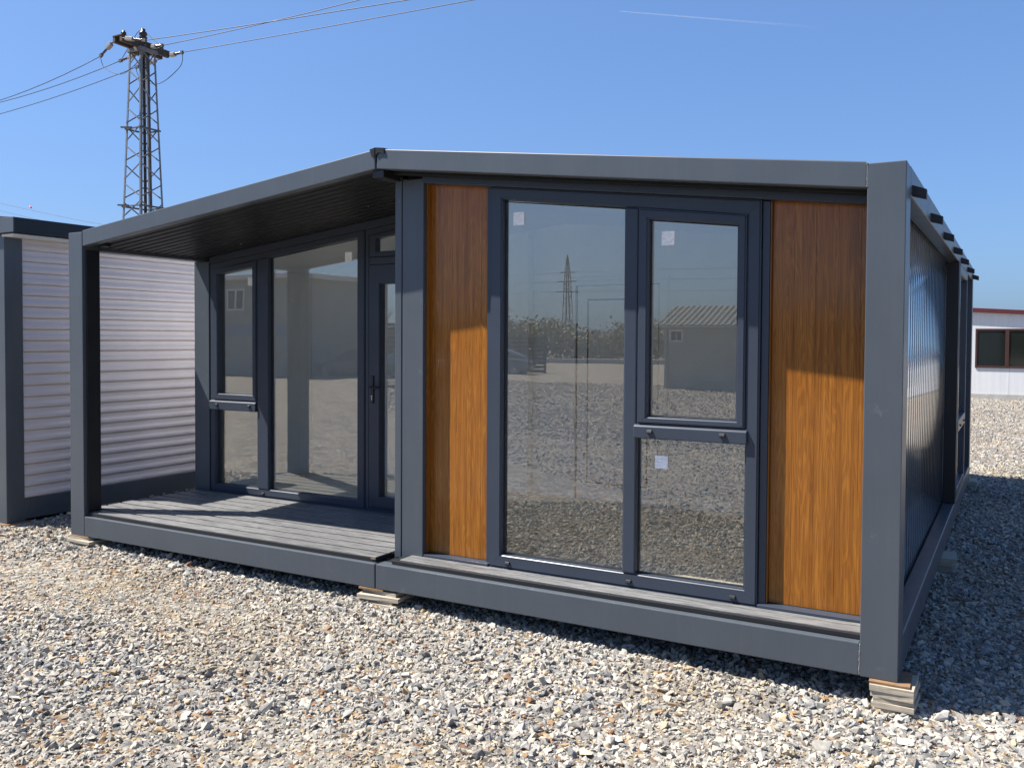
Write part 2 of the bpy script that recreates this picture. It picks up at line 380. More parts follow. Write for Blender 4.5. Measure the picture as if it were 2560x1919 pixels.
# roof edge beams
def fascia(x0, x1, y0=0.002, y1=0.07):
    return prism("roof_beam", [(x0, fbot(x0)), (x1, fbot(x1)), (x1, ftop(x1)), (x0, ftop(x0))], y0, y1, CHAR, house, bev=0.006)
fascia(XL+PW+0.002, -0.005)
fr = prism("roof_beam", [(0.007, fbot(0.0)), (XR-PW-0.002, fbot(XR-PW)), (XR-PW-0.002, ftop(XR-PW)), (0.055, ftop(0.05)), (0.028, ftop(0.05)-0.008), (0.012, ftop(0.05)-0.028)], 0.001, 0.07, CHAR, house, bev=0.006)
prism("roof_beam", [(0.22, 2.462), (LEN-0.205, 2.462), (LEN-0.205, 2.612), (0.21, 2.612)], XR-0.10, XR-0.001, CHAR, house, axis='X', bev=0.006)
prism("roof_beam", [(0.165, 2.455), (LEN-0.01, 2.455), (LEN-0.01, 2.598), (0.165, 2.598)], XL+0.001, XL+0.14, CHAR, house, axis='X', bev=0.006)
# weld beads where the corner post meets the beams
for z0, z1 in ((0.006, HB-0.004), (fbot(XR-PW)+0.004, ftop(XR-PW)-0.004)):
    bm = bmesh.new(); n_ = 26
    add_tube(bm, [(XR-PW-0.001+rnd.uniform(-0.0012, 0.0012), -0.001+rnd.uniform(-0.001, 0.001), z0+(z1-z0)*k/n_) for k in range(n_+1)], [0.0028+rnd.uniform(-0.001, 0.0012) for k in range(n_+1)], 6)
    from_bm("weld_bead", bm, WELD, house, smooth=True)
# roof sheets
rl = prism("roof", [(XL+0.004, ftop(XL)-0.09), (-0.02, HR-0.10), (-0.02, HR-0.012), (XL+0.004, ftop(XL)-0.012)], 0.072, LEN, CHARDK, house, bev=0.004)
prism("roof", [(0.02, HR-0.10), (XR-0.004, ftop(XR)-0.09), (XR-0.004, ftop(XR)-0.012), (0.02, HR-0.012)], 0.072, LEN, CHARDK, house, bev=0.004)
# folded ridge cap with two hanging flaps
rc = bmesh.new()
T = 0.005
add_prism(rc, [(-0.045, ftop(0.045)+0.001), (0, HR+0.004), (0.075, ftop(0.075)+0.003), (0.075, ftop(0.075)+0.003+T), (0, HR+0.004+T), (-0.045, ftop(0.045)+T)], -0.006, LEN)
add_prism(rc, [(-0.045, ftop(0.045)+0.001), (-0.025, ftop(0)-0.055), (-0.004, ftop(0)-0.058), (-0.003, HR+0.002)], -0.008, -0.002)
add_prism(rc, [(0.006, HR+0.001), (0.008, HR-0.045), (0.03, HR-0.028), (0.078, ftop(0.078)-0.028), (0.075, ftop(0.075)+0.002)], -0.010, -0.003)
from_bm("ridge_cap", rc, CHARDK, house)
prism("roof_joint", [(-0.006, fbot(0)+0.004), (0.008, fbot(0)+0.004), (0.008, HR-0.002), (-0.006, HR-0.002)], 0.014, 0.06, GASKET, house, bev=0)
box("ridge_beam", -0.045, 0.05, 0.025, 0.218, fbot(0)-0.055, fbot(0)-0.004, BLACK, house)
# screws along the ridge
for x, y in ((-0.05, 0.03), (0.09, 0.03), (0.30, 0.05), (0.62, 0.04), (0.66, 0.12)):
    bm = bmesh.new(); bmesh.ops.create_cone(bm, cap_ends=True, segments=8, radius1=0.006, radius2=0.004, depth=0.012, matrix=Matrix.Translation((x, y+0.02, ftop(x)+0.004)))
    from_bm("roof_screw", bm, CHROME, house)
# porch ceiling slats
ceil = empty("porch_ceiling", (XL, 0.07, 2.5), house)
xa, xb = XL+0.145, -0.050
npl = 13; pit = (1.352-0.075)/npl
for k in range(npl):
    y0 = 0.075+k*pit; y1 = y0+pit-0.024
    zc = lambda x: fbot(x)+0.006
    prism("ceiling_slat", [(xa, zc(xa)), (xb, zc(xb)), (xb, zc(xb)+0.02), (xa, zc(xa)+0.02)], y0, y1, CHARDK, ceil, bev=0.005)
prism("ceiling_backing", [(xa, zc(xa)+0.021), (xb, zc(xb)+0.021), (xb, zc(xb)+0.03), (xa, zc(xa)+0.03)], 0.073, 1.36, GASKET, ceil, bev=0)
for i, (x, y) in enumerate(((-2.42, 1.10), (-1.62, 1.12), (-0.75, 0.86), (-2.7, 0.8))):
    bm = bmesh.new(); bmesh.ops.create_uvsphere(bm, u_segments=8, v_segments=6, radius=0.006, matrix=Matrix.Translation((x, y, zc(x)-0.001)))
    from_bm("ceiling_screw", bm, CHROME, ceil)
box("ceiling_clip", XL+0.25, XL+0.35, 0.11, 0.16, fbot(XL+0.3)-0.012, fbot(XL+0.3)+0.006, BLACK, ceil, bev=0.002)
# soffit of the right-hand front
def lowslab(name, x0, x1, dz0, dz1, y0, y1, mat, bev=0.003):
    return prism(name, [(x0, fbot(x0)+dz0), (x1, fbot(x1)+dz0), (x1, fbot(x1)+dz1), (x0, fbot(x0)+dz1)], y0, y1, mat, house, bev=bev)
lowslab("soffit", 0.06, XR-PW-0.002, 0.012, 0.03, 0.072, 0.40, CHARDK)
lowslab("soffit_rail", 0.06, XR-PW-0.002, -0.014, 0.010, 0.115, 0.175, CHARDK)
lowslab("wall_head", 0.239, XR-0.11, -0.052, 0.010, 0.205, 0.36, CHARW)
# porch deck
deck = empty("porch_deck", (XL, 0.03, 0.17), house)
DZ = 0.203; nb = 9; bp_ = (1.345-0.052)/nb
for k in range(nb):
    y0 = 0.052+k*bp_
    box("deck_board", XL+0.19 if y0 < 0.16 else XL+0.03, -0.034, y0, y0+bp_-0.026, DZ-0.020, DZ+rnd.uniform(-0.0012, 0.0012), DECK, deck, bev=0.003)
box("deck_underlay", XL+0.06, -0.04, 0.06, 1.34, 0.1715, DZ-0.028, GASKET, deck, bev=0)
box("edge_trim", XL+0.19, -0.030, 0.034, 0.050, 0.1725, DZ-0.003, BLACK, deck, bev=0.003)
box("edge_trim", -0.032, -0.020, 0.034, 0.218, 0.1725, DZ+0.001, CHARDK, deck, bev=0.003)
prism("edge_trim", [(-0.060, 0.028), (-0.019, 0.028), (-0.019, 0.033), (-0.060, 0.033)], DZ-0.012, DZ+0.001, CHROME, deck, axis='Z', bev=0)
box("edge_trim", XL+0.012, XL+0.027, 0.165, 1.34, 0.1725, DZ+0.004, CHARDK, deck, bev=0.003)
# narrow deck strip under the big window
strip = empty("deck_strip", (0.1, 0.04, 0.17), house)
box("deck_board", 0.150, XR-PW-0.004, 0.075, 0.172, 0.174, DZ, DECK, strip, bev=0.003)
box("deck_board", 0.150, XR-PW-0.004, 0.180, 0.222, 0.174, DZ+0.001, DECK, strip, bev=0.003)
box("edge_trim", 0.105, XR-PW-0.004, 0.046, 0.071, 0.1725, DZ-0.004, BLACK, strip, bev=0.003)
box("edge_trim", 0.105, 0.145, 0.073, 0.220, 0.1725, DZ-0.002, CHARDK, strip, bev=0.003)
# outer walls, interior
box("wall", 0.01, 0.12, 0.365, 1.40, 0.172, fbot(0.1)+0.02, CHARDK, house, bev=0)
box("wall", XL+0.02, XL+0.12, 1.552, LEN-0.12, 0.172, 2.455, INWALL, house, bev=0)
box("wall", XL+0.12, XR-0.12, LEN-0.12, LEN-0.02, 0.172, 2.45, WHITEP, house, bev=0)
lin = prism("interior_ceiling", [(XL+0.13, fbot(XL)-0.03), (0, fbot(0)-0.03), (XR-0.13, fbot(XR)-0.03), (XR-0.13, fbot(XR)-0.01), (0, fbot(0)-0.01), (XL+0.13, fbot(XL)-0.01)], 1.43, LEN-0.13, INWALL, house, bev=0)
prism("interior_ceiling", [(0.125, fbot(0.125)-0.055), (XR-0.13, fbot(XR)-0.055), (XR-0.13, fbot(XR)-0.03), (0.125, fbot(0.125)-0.03)], 0.365, 1.428, INWALL, house, bev=0)
box("interior_floor", XL+0.13, XR-0.13, 1.43, LEN-0.13, 0.166, 0.188, CARDB, house, bev=0)
box("interior_floor", 0.122, XR-0.13, 0.33, 1.428, 0.166, 0.187, CARDB, house, bev=0)
box("interior_lining", XR-0.155, XR-0.132, 0.34, LEN-0.13, 0.19, 2.43, INWALL, house, bev=0)
box("interior_lining", 0.122, 0.14, 0.37, 1.428, 0.19, 2.7, INWALL, house, bev=0)
# partition with the white inner door
part = empty("partition_wall", (0, 2.9, 0.19), house)
prism("wall_panel", [(XL+0.13, 0.189), (0.0995, 0.189), (0.0995, fbot(0.1)-0.034), (0, fbot(0)-0.034), (XL+0.13, fbot(XL+0.13)-0.034)], 2.90, 2.98, INWALL, part, bev=0)
prism("wall_panel", [(1.0005, 0.189), (XR-0.157, 0.189), (XR-0.157, fbot(XR-0.157)-0.034), (1.0005, fbot(1.0)-0.034)], 2.90, 2.98, INWALL, part, bev=0)
prism("wall_panel", [(0.10, 2.24), (1.0, 2.24), (1.0, fbot(1.0)-0.032), (0.10, fbot(0.1)-0.032)], 2.90, 2.98, INWALL, part, bev=0)
frame4("door_frame", [(0.06, 0.189), (1.05, 0.189), (1.05, 2.29), (0.06, 2.29)], [(0.13, 0.19), (0.97, 0.19), (0.97, 2.22), (0.13, 2.22)], 2.862, 2.898, INDOOR, part, bev=0.004, names=["door_sill", "door_jamb", "door_head", "door_jamb"])
box("door_gap", 0.118, 0.982, 2.9255, 2.93, 0.192, 2.232, GASKET, part, bev=0)
idoor = box("inner_door", 0.146, 0.955, 2.885, 2.925, 0.195, 2.215, INDOOR, part, bev=0.003)
for x0, x1, z0, z1 in ((0.25, 0.252, 0.35, 2.08), (0.85, 0.852, 0.35, 2.08), (0.253, 0.849, 0.35, 0.353), (0.253, 0.849, 2.077, 2.08)):
    box("door_groove", x0, x1+0.010, 2.8835, 2.8855, z0, z1+0.010, GASKET, part, bev=0)
box("wall_corner_post", -0.418, -0.34, 2.80, 2.898, 0.19, 2.72, INDOOR, part, bev=0.004)

# ---- big front window
W = empty("front_window", (0.763, 0.24, 0.2), house)
yf0, yf1, yg = 0.238, 0.335, 0.285
wt = lambda x: fbot(x)-0.054
x0, x1 = 0.763, 2.533
frame4("frame", [(x0, 0.204), (x1, 0.204), (x1, wt(x1)), (x0, wt(x0))], [(x0+0.09, 0.292), (x1-0.078, 0.292), (x1-0.078, wt(x1)-0.085), (x0+0.09, wt(x0)-0.085)], yf0, yf1, CHARW, W, bev=0.010)
prism("mullion", [(1.712, 0.290), (1.800, 0.290), (1.800, wt(1.80)-0.083), (1.712, wt(1.712)-0.083)], yf0-0.004, yf1-0.01, CHARW, W, bev=0.010)
bm = bmesh.new()
add_prism(bm, [(yf0-0.022, 1.120), (yf1-0.01, 1.120), (yf1-0.01, 1.205), (yf0+0.0, 1.205), (yf0-0.022, 1.192)], 1.786, 2.472, 'X')
from_bm("transom", bm, CHARW, W, bev=0.006)
sash = W                                                   # sash pieces hang in the window itself
gt = lambda x: wt(x)-0.147
frame4("sash", [(1.803, 1.208), (2.454, 1.208), (2.454, wt(2.454)-0.087), (1.803, wt(1.803)-0.087)], [(1.866, 1.252), (2.402, 1.252), (2.402, gt(2.402)), (1.866, gt(1.866))], yf0-0.012, yf1-0.02, CHARW, sash, bev=0.010, names=["sash_bottom_rail", "sash_jamb", "sash_top_rail", "sash_jamb"])
def pane(parent, pts, y, name="pane", m=None, gap=0.004):
    return prism(name, pts, y, y+0.006, m or GLASS, parent, bev=0)
pane(W, [(0.845, 0.286), (1.716, 0.286), (1.716, wt(1.716)-0.08), (0.845, wt(0.845)-0.08)], yg)
pane(W, [(1.796, 0.286), (2.462, 0.286), (2.462, 1.124), (1.796, 1.124)], yg)
pane(sash, [(1.862, 1.246), (2.406, 1.246), (2.406, gt(2.406)+0.006), (1.862, gt(1.862)+0.006)], yg-0.004)
def beads(parent, pts, y, wd=0.006):
    n = len(pts); cx = sum(p[0] for p in pts)/n; cz = sum(p[1] for p in pts)/n
    ins = [(p[0]+(wd if p[0] < cx else -wd), p[1]+(wd if p[1] < cz else -wd)) for p in pts]
    bm = bmesh.new()
    for i in range(n): add_prism(bm, [pts[i], pts[(i+1) % n], ins[(i+1) % n], ins[i]], y-0.006, y-0.0005)
    return from_bm("gasket", bm, GASKET, parent)
beads(W, [(0.851, 0.291), (1.714, 0.291), (1.714, wt(1.714)-0.084), (0.851, wt(0.851)-0.084)], yg)
beads(W, [(1.798, 0.291), (2.457, 0.291), (2.457, 1.121), (1.798, 1.121)], yg)
beads(sash, [(1.864, 1.250), (2.404, 1.250), (2.404, gt(2.404)), (1.864, gt(1.864))], yg-0.004)
def drain_cap(parent, x, z, y, mat=BLACK):
    bm = bmesh.new(); add_prism(bm, [(y, z-0.010), (y, z+0.012), (y-0.008, z+0.012), (y-0.016, z-0.004), (y-0.016, z-0.010)], x-0.017, x+0.017, 'X')
    return from_bm("drain_cap", bm, CHARDK, parent, bev=0.003)
for x, z, y in ((0.908, 0.240, yf0), (1.759, 0.240, yf0), (2.398, 0.238, yf0), (1.893, 1.163, yf0-0.022), (2.333, 1.167, yf0-0.022)): drain_cap(W, x, z, y)
def sticker(parent, x, z, y, s=0.08, h=0.085, lab=None):
    o = box("sticker", x, x+s, y-0.0025, y-0.0005, z-h, z, STICK, parent, bev=0); return o
sticker(W, 0.913, 2.536, yg); sticker(sash, 1.933, 2.357, yg-0.004); sticker(W, 1.904, 1.016, yg, 0.08, 0.078)

# ---- oak panels beside it
def oak_panel(xa, xb, x_first, yface=0.305):
    P = empty("oak_panel", (xa, yface, 0.2), house)
    edges = [xa]; x = x_first
    while x < xb-0.01:
        if x > xa+0.01: edges.append(x)
        x += 0.1165
    edges.append(xb)
    for a, b in zip(edges, edges[1:]):
        prism("oak_board", [(a+0.0003, 0.222), (b-0.0003, 0.222), (b-0.0003, fbot(b)-0.040), (a+0.0003, fbot(a)-0.040)], yface, yface+0.02, WOOD, P, bev=0.0006)
    return P
pl = oak_panel(0.245, 0.760, 0.308)
prism("side_return", [(0.2395, 0.222), (0.2445, 0.222), (0.2445, fbot(0.24)-0.045), (0.2395, fbot(0.24)-0.045)], 0.262, 0.320, WOOD, pl, bev=0)
pr = oak_panel(2.585, XR-0.11, 2.704)
prism("side_return", [(2.579, 0.222), (2.5835, 0.222), (2.5835, fbot(2.58)-0.045), (2.579, fbot(2.58)-0.045)], 0.272, 0.320, WOOD, pr, bev=0)
box("panel_backing", 0.2375, 0.762, 0.327, 0.36, 0.2, 2.72, CHARDK, house, bev=0)
box("panel_backing", 2.540, XR-0.11, 0.327, 0.36, 0.2, 2.40, CHARDK, house, bev=0)
prism("panel_trim", [(0.722, 0.205), (0.760, 0.205), (0.760, fbot(0.76)-0.056), (0.722, fbot(0.722)-0.056)], 0.272, 0.322, CHARW, house, bev=0.003)
prism("panel_trim", [(2.536, 0.205), (2.577, 0.205), (2.577, fbot(2.577)-0.056), (2.536, fbot(2.536)-0.056)], 0.262, 0.325, CHARW, house, bev=0.003)
box("panel_sill", 0.239, 0.760, 0.228, 0.318, 0.176, 0.219, CHARW, house, bev=0.004)
box("panel_sill", 2.538, XR-PW-0.004, 0.228, 0.318, 0.176, 0.219, CHARW, house, bev=0.004)
box("window_sill", 0.765, 2.530, 0.228, 0.33, 0.176, 0.202, CHARW, house, bev=0.003)

# ---- porch window and door (the set-back wall)
PWN = empty("porch_window", (-3.11, 1.36, 0.2), house)
ya, yb, yq = 1.352, 1.44, 1.395
lowh = lambda x: fbot(x)-0.006
prism("wall_head", [(XL+0.21, lowh(XL+0.21)-0.045), (0.0, lowh(0)-0.045), (0.0, lowh(0)+0.02), (XL+0.21, lowh(XL+0.21)+0.02)], 1.350, 1.45, CHARW, house, bev=0.003)
pt = lambda x: lowh(x)-0.047
xa0, xa1 = -3.112, -1.186
frame4("frame", [(xa0, 0.206), (xa1, 0.206), (xa1, pt(xa1)), (xa0, pt(xa0))], [(xa0+0.072, 0.278), (xa1-0.086, 0.278), (xa1-0.086, pt(xa1)-0.062), (xa0+0.072, pt(xa0)-0.062)], ya, yb, CHARW, PWN, bev=0.008)
prism("mullion", [(-2.478, 0.275), (-2.332, 0.275), (-2.332, pt(-2.332)-0.060), (-2.478, pt(-2.478)-0.060)], ya-0.004, yb-0.01, CHARW, PWN, bev=0.010)
bm = bmesh.new(); add_prism(bm, [(ya-0.024, 1.005), (yb-0.01, 1.005), (yb-0.01, 1.100), (ya, 1.100), (ya-0.024, 1.086)], -3.105, -2.482, 'X'); from_bm("transom", bm, CHARW, PWN, bev=0.006)
s2 = PWN
frame4("sash", [(-3.056, 1.103), (-2.482, 1.103), (-2.482, pt(-2.482)-0.064), (-3.056, pt(-3.056)-0.064)], [(-3.000, 1.165), (-2.536, 1.165), (-2.536, pt(-2.536)-0.118), (-3.000, pt(-3.0)-0.118)], ya-0.012, yb-0.02, CHARW, s2, bev=0.008, names=["sash_bottom_rail", "sash_jamb", "sash_top_rail", "sash_jamb"])
pane(s2, [(-3.005, 1.160), (-2.531, 1.160), (-2.531, pt(-2.531)-0.112), (-3.005, pt(-3.005)-0.112)], yq)
pane(PWN, [(-3.046, 0.272), (-2.474, 0.272), (-2.474, 1.008), (-3.046, 1.008)], yq)
pane(PWN, [(-2.336, 0.272), (-1.266, 0.272), (-1.266, pt(-1.266)-0.056), (-2.336, pt(-2.336)-0.056)], yq)
beads(PWN, [(-2.333, 0.276), (-1.271, 0.276), (-1.271, pt(-1.271)-0.060), (-2.333, pt(-2.333)-0.060)], yq)
beads(PWN, [(-3.041, 0.276), (-2.477, 0.276), (-2.477, 1.006), (-3.041, 1.006)], yq)
for x, z, y in ((-2.996, 1.056, ya-0.024), (-2.559, 1.058, ya-0.024), (-2.405, 0.232, ya)): drain_cap(PWN, x, z, y)
sticker(s2, -2.640, 2.285, yq, 0.078, 0.078); sticker(PWN, -1.44, 2.475, yq, 0.078, 0.085)
box("window_sill", XL+0.21, -0.002, ya+0.004, yb, 0.176, 0.2045, CHARW, house, bev=0.003)
prism("panel_trim", [(XL+0.207, 0.206), (-3.114, 0.206), (-3.114, pt(-3.114)), (XL+0.207, pt(XL+0.207))], ya+0.012, yb, CHARW, house, bev=0.003)
DR = empty("porch_door", (-1.18, 1.36, 0.2), house)
dx0, dx1 = -1.180, -0.100
frame4("frame", [(dx0, 0.206), (dx1, 0.206), (dx1, pt(dx1)), (dx0, pt(dx0))], [(dx0+0.045, 0.232), (dx1-0.045, 0.232), (dx1-0.045, pt(dx1)-0.055), (dx0+0.045, pt(dx0)-0.055)], ya+0.002, yb, CHARW, DR, bev=0.008)
box("transom", dx0+0.047, dx1-0.047, ya-0.006, yb-0.01, 2.352, 2.415, CHARW, DR, bev=0.008)
frame4("fanlight_sash", [(dx0+0.047, 2.417), (dx1-0.047, 2.417), (dx1-0.047, pt(dx1)-0.058), (dx0+0.047, pt(dx0)-0.058)], [(-1.062, 2.462), (-0.22, 2.462), (-0.22, pt(-0.22)-0.100), (-1.062, pt(-1.062)-0.100)], ya-0.004, yb-0.02, CHARW, DR, bev=0.006, names=["fanlight_bottom_rail", "fanlight_jamb", "fanlight_top_rail", "fanlight_jamb"])
pane(DR, [(-1.066, 2.458), (-0.216, 2.458), (-0.216, pt(-0.216)-0.096), (-1.066, pt(-1.066)-0.096)], yq)
leaf = DR
frame4("leaf", [(dx0+0.049, 0.236), (dx1-0.049, 0.236), (dx1-0.049, 2.349), (dx0+0.049, 2.349)], [(-1.008, 0.334), (-0.272, 0.334), (-0.272, 2.180), (-1.008, 2.180)], ya-0.014, yb-0.02, CHARW, leaf, bev=0.008, names=["leaf_bottom_rail", "leaf_stile", "leaf_top_rail", "leaf_stile"])
pane(leaf, [(-1.013, 0.329), (-0.267, 0.329), (-0.267, 2.185), (-1.013, 2.185)], yq)
box("handle_plate", -1.098, -1.068, ya-0.026, ya-0.013, 1.145, 1.385, BLACK, leaf, bev=0.005)
tube("handle_lever", [(-1.083, ya-0.02, 1.285), (-1.083, ya-0.06, 1.285), (-1.070, ya-0.068, 1.285), (-0.955, ya-0.068, 1.287)], 0.010, BLACK, leaf)
bm = bmesh.new(); bmesh.ops.create_cone(bm, cap_ends=True, segments=14, radius1=0.009, radius2=0.009, depth=0.006, matrix=Matrix.Translation((-1.083, ya-0.028, 1.205))@Matrix.Rotation(R(90), 4, 'X')); add_box(bm, -1.0875, -1.0785, ya-0.031, ya-0.025, 1.175, 1.203)
from_bm("lock_cylinder", bm, CHROME, leaf)

# ---- right-hand side wall: ribbed panel set back behind the beams
side = empty("side_wall", (XR-0.10, 0.2, 0.18), house)
box("wall_panel", XR-0.13, XR-0.104, 0.202, 4.52, 0.18, 2.462, CHARW, side, bev=0)
box("wall_panel", XR-0.13, XR-0.104, 6.1, LEN-0.2, 0.18, 2.462, CHARW, side, bev=0)
RIBM = plain("charcoal_rib_gloss", (0.06, 0.072, 0.085), 0.10, spec=0.8, var=0.05, coat=1.0)
bm = bmesh.new(); add_prism(bm, [(-0.066, 0.0), (0.066, 0.0), (0.046, 0.0014), (0.022, 0.0023), (0, 0.0026), (-0.022, 0.0023), (-0.046, 0.0014)], 0.0, 2.27, 'Z')
rot = Matrix(((0, 1, 0, 0), (1, 0, 0, 0), (0, 0, 1, 0), (0, 0, 0, 1))); bmesh.ops.transform(bm, matrix=rot, verts=bm.verts)
bmesh.ops.recalc_face_normals(bm, faces=bm.faces)
for f_ in bm.faces: f_.smooth = True
rib = bpy.data.meshes.new("rib"); bm.to_mesh(rib); bm.free()
locs = [(XR-0.104, 0.30+0.142*k, 0.185) for k in range(52) if 0.30+0.142*k < 4.46]+[(XR-0.104, 6.18+0.142*k, 0.185) for k in range(16) if 6.18+0.142*k < LEN-0.26]
copies("rib", rib, RIBM, side, locs)
box("corner_trim", XR-0.10, XR-0.045, 0.2025, 0.216, 0.182, 2.46, BLACK, side, bev=0.002)
# window on that side
SW = empty("side_window", (XR, 4.55, 0.2), house)
box("reveal_panel", XR-0.104, XR+0.004, 4.525, 4.60, 0.182, 2.455, BLACK, SW, bev=0.003)
box("reveal_panel", XR-0.104, XR+0.002, 6.02, 6.09, 0.182, 2.455, BLACK, SW, bev=0.003)
frame4("frame", [(4.602, 0.205), (6.018, 0.205), (6.018, 2.45), (4.602, 2.45)], [(4.68, 0.29), (5.94, 0.29), (5.94, 2.36), (4.68, 2.36)], XR-0.06, XR+0.008, WHITEP if False else CHARW, SW, axis='X', bev=0.008)
prism("transom", [(4.682, 0.84), (5.938, 0.84), (5.938, 0.95), (4.682, 0.95)], XR-0.05, XR+0.012, CHARW, SW, axis='X', bev=0.006)
prism("pane", [(4.676, 0.286), (5.944, 0.286), (5.944, 2.364), (4.676, 2.364)], XR-0.03, XR-0.024, GLASS, SW, axis='X', bev=0)
for y in (4.95, 5.6):
    bm = bmesh.new(); add_box(bm, XR+0.012, XR+0.026, y-0.02, y+0.02, 0.88, 0.90); from_bm("drain_cap", bm, BLACK, SW, bev=0.003)
# black bracket stubs under the eaves
bm = bmesh.new()
add_prism(bm, [(-0.006, -0.012), (0.068, -0.034), (0.068, 0.016), (-0.006, 0.044)], 0.0, 0.05, 'Y')
brk = from_bm("eaves_bracket", bm, BLACK, house, bev=0.003)
brk.location = (XR, 0.275, 2.482)
for y in (1.43, 2.55, 3.74, 4.88, 6.13, 7.37):
    c = brk.copy(); col.objects.link(c); c.location = (XR, y, 2.482)

# ------------------------------------------------------------------ slab stacks that carry the house
def slab_stack(cx, cy, ztop, specs, where, lean=0.0, mats=None):
    zs = []; z = ztop
    for (w_, d_, h_, ox, oy, rz, mt) in specs:
        zs.append((z-h_, z)); z -= h_+0.0008
    n = len(specs)
    for i, ((w_, d_, h_, ox, oy, rz, mt), (za, zb)) in enumerate(zip(specs, zs)):
        bm = bmesh.new(); add_box(bm, -w_/2, w_/2, -d_/2, d_/2, 0, h_)
        bmesh.ops.subdivide_edges(bm, edges=[e for e in bm.edges], cuts=2, use_grid_fill=True)
        for v in bm.verts:
            v.co += Vector((rnd.uniform(-1, 1), rnd.uniform(-1, 1), 0))*0.0007
        bmesh.ops.recalc_face_normals(bm, faces=bm.faces)
        me = bpy.data.meshes.new("paving_slab"); bm.to_mesh(me); bm.free()
        o = link("paving_slab" if mt is not PLY else "packing_board", me, mt, None, (cx+ox, cy+oy, za)); o.rotation_euler.z = R(rz)
        ords = ["topmost", "second", "third", "fourth", "fifth", "sixth", "seventh"]
        pos = ords[i]+(" from the top" if i else "")
        if i == n-1: pos = "lowest"
        kind = "thin brown packing board" if mt is PLY else "beige concrete slab"
        o["kind"] = "thing"; tag(o, f"{kind}, {pos} of the stack {where}", "board" if mt is PLY else "slab", "slab stacks under the house")
slab_stack(XR-0.025, 0.075, -0.001, [(0.19, 0.22, 0.012, -0.015, 0.0, 2, PLY), (0.205, 0.25, 0.030, 0.0, 0.0, 0, SLAB), (0.200, 0.25, 0.029, 0.006, 0.004, -2, SLAB),
    (0.190, 0.24, 0.024, 0.002, 0.006, 4, SLAB), (0.198, 0.25, 0.027, 0.010, 0.0, -2, SLAB), (0.186, 0.24, 0.022, 0.004, 0.006, 5, SLAB), (0.194, 0.25, 0.030, 0.012, 0.002, 0, SLAB)],
    "under the right front corner post")
slab_stack(0.03, 0.115, -0.001, [(0.20, 0.20, 0.012, -0.07, -0.02, 3, PLY), (0.30, 0.24, 0.026, 0.0, 0.02, -4, SLAB), (0.33, 0.27, 0.028, 0.0, -0.01, 5, SLAB), (0.28, 0.25, 0.022, -0.01, 0.0, -3, SLAB), (0.31, 0.26, 0.030, 0.005, -0.02, 2, SLAB)],
    "under the floor beam joint")
slab_stack(XL+0.14, 0.10, -0.001, [(0.24, 0.22, 0.008, -0.02, 0.0, 0, PLY), (0.25, 0.22, 0.022, -0.02, 0.0, 2, SLAB), (0.33, 0.26, 0.025, 0.0, 0.0, -3, SLAB), (0.30, 0.25, 0.02, 0.05, 0.02, 5, SLAB)],
    "under the left front corner post")
slab_stack(XR-0.08, 3.10, -0.001, [(0.26, 0.28, 0.03, 0.05, 0, 4, SLAB), (0.25, 0.28, 0.03, 0.04, 0, -3, SLAB), (0.26, 0.27, 0.03, 0.05, 0.01, 2, SLAB), (0.26, 0.27, 0.03, 0.05, 0.01, -2, SLAB)],
    "halfway along the shaded right side")
slab_stack(XR-0.06, LEN-0.1, -0.001, [(0.24, 0.28, 0.03, 0.02, 0, 4, SLAB), (0.25, 0.28, 0.03, 0.03, 0, -3, SLAB)], "under the rear corner of the shaded side")

# ------------------------------------------------------------------ neighbouring cabin on the left
NX, NY0, NY1 = -4.40, 0.10, 6.9
nb_ = empty("siding_cabin", (-6.0, 3.4, -0.05))
tag(nb_, "neighbouring cabin with pale horizontal siding, grey corner post and black roof edge", "cabin")
box("corner_post", NX-0.18, NX, NY0-0.02, NY0+0.155, -0.045, 2.66, CHAR, nb_, bev=0.005)
box("corner_post", NX-0.18, NX, NY1-0.16, NY1, -0.045, 2.66, CHAR, nb_, bev=0.005)
box("floor_beam", NX-0.12, NX-0.004, NY0+0.157, NY1-0.162, -0.03, 0.168, CHAR, nb_, bev=0.005)
box("floor_beam", NX-3.4, NX-0.182, NY0, NY0+0.1, -0.03, 0.168, CHAR, nb_, bev=0.005)
box("wall", NX-3.4, NX-0.05, NY0+0.06, NY1-0.05, 0.0, 2.66, WHITEP, nb_, bev=0)
pitch = 0.1072; h = pitch
bm = bmesh.new()
add_prism(bm, [(-0.002, 0.0), (0.010, 0.003), (0.017, 0.012), (0.019, 0.026), (0.017, 0.040), (0.011, 0.053), (0.006, 0.064), (0.004, 0.080), (0.004, 0.1015), (-0.004, 0.1068), (-0.008, 0.0)], NY0+0.158, NY1-0.163, 'Y')
bmesh.ops.recalc_face_normals(bm, faces=bm.faces)
slat = bpy.data.meshes.new("siding_slat"); bm.to_mesh(slat); bm.free()
cl = empty("siding", (NX-0.03, NY0, 0.17), nb_)
copies("siding_slat", slat, SIDING, cl, [(NX-0.022, 0, 0.169+k*pitch) for k in range(23)])
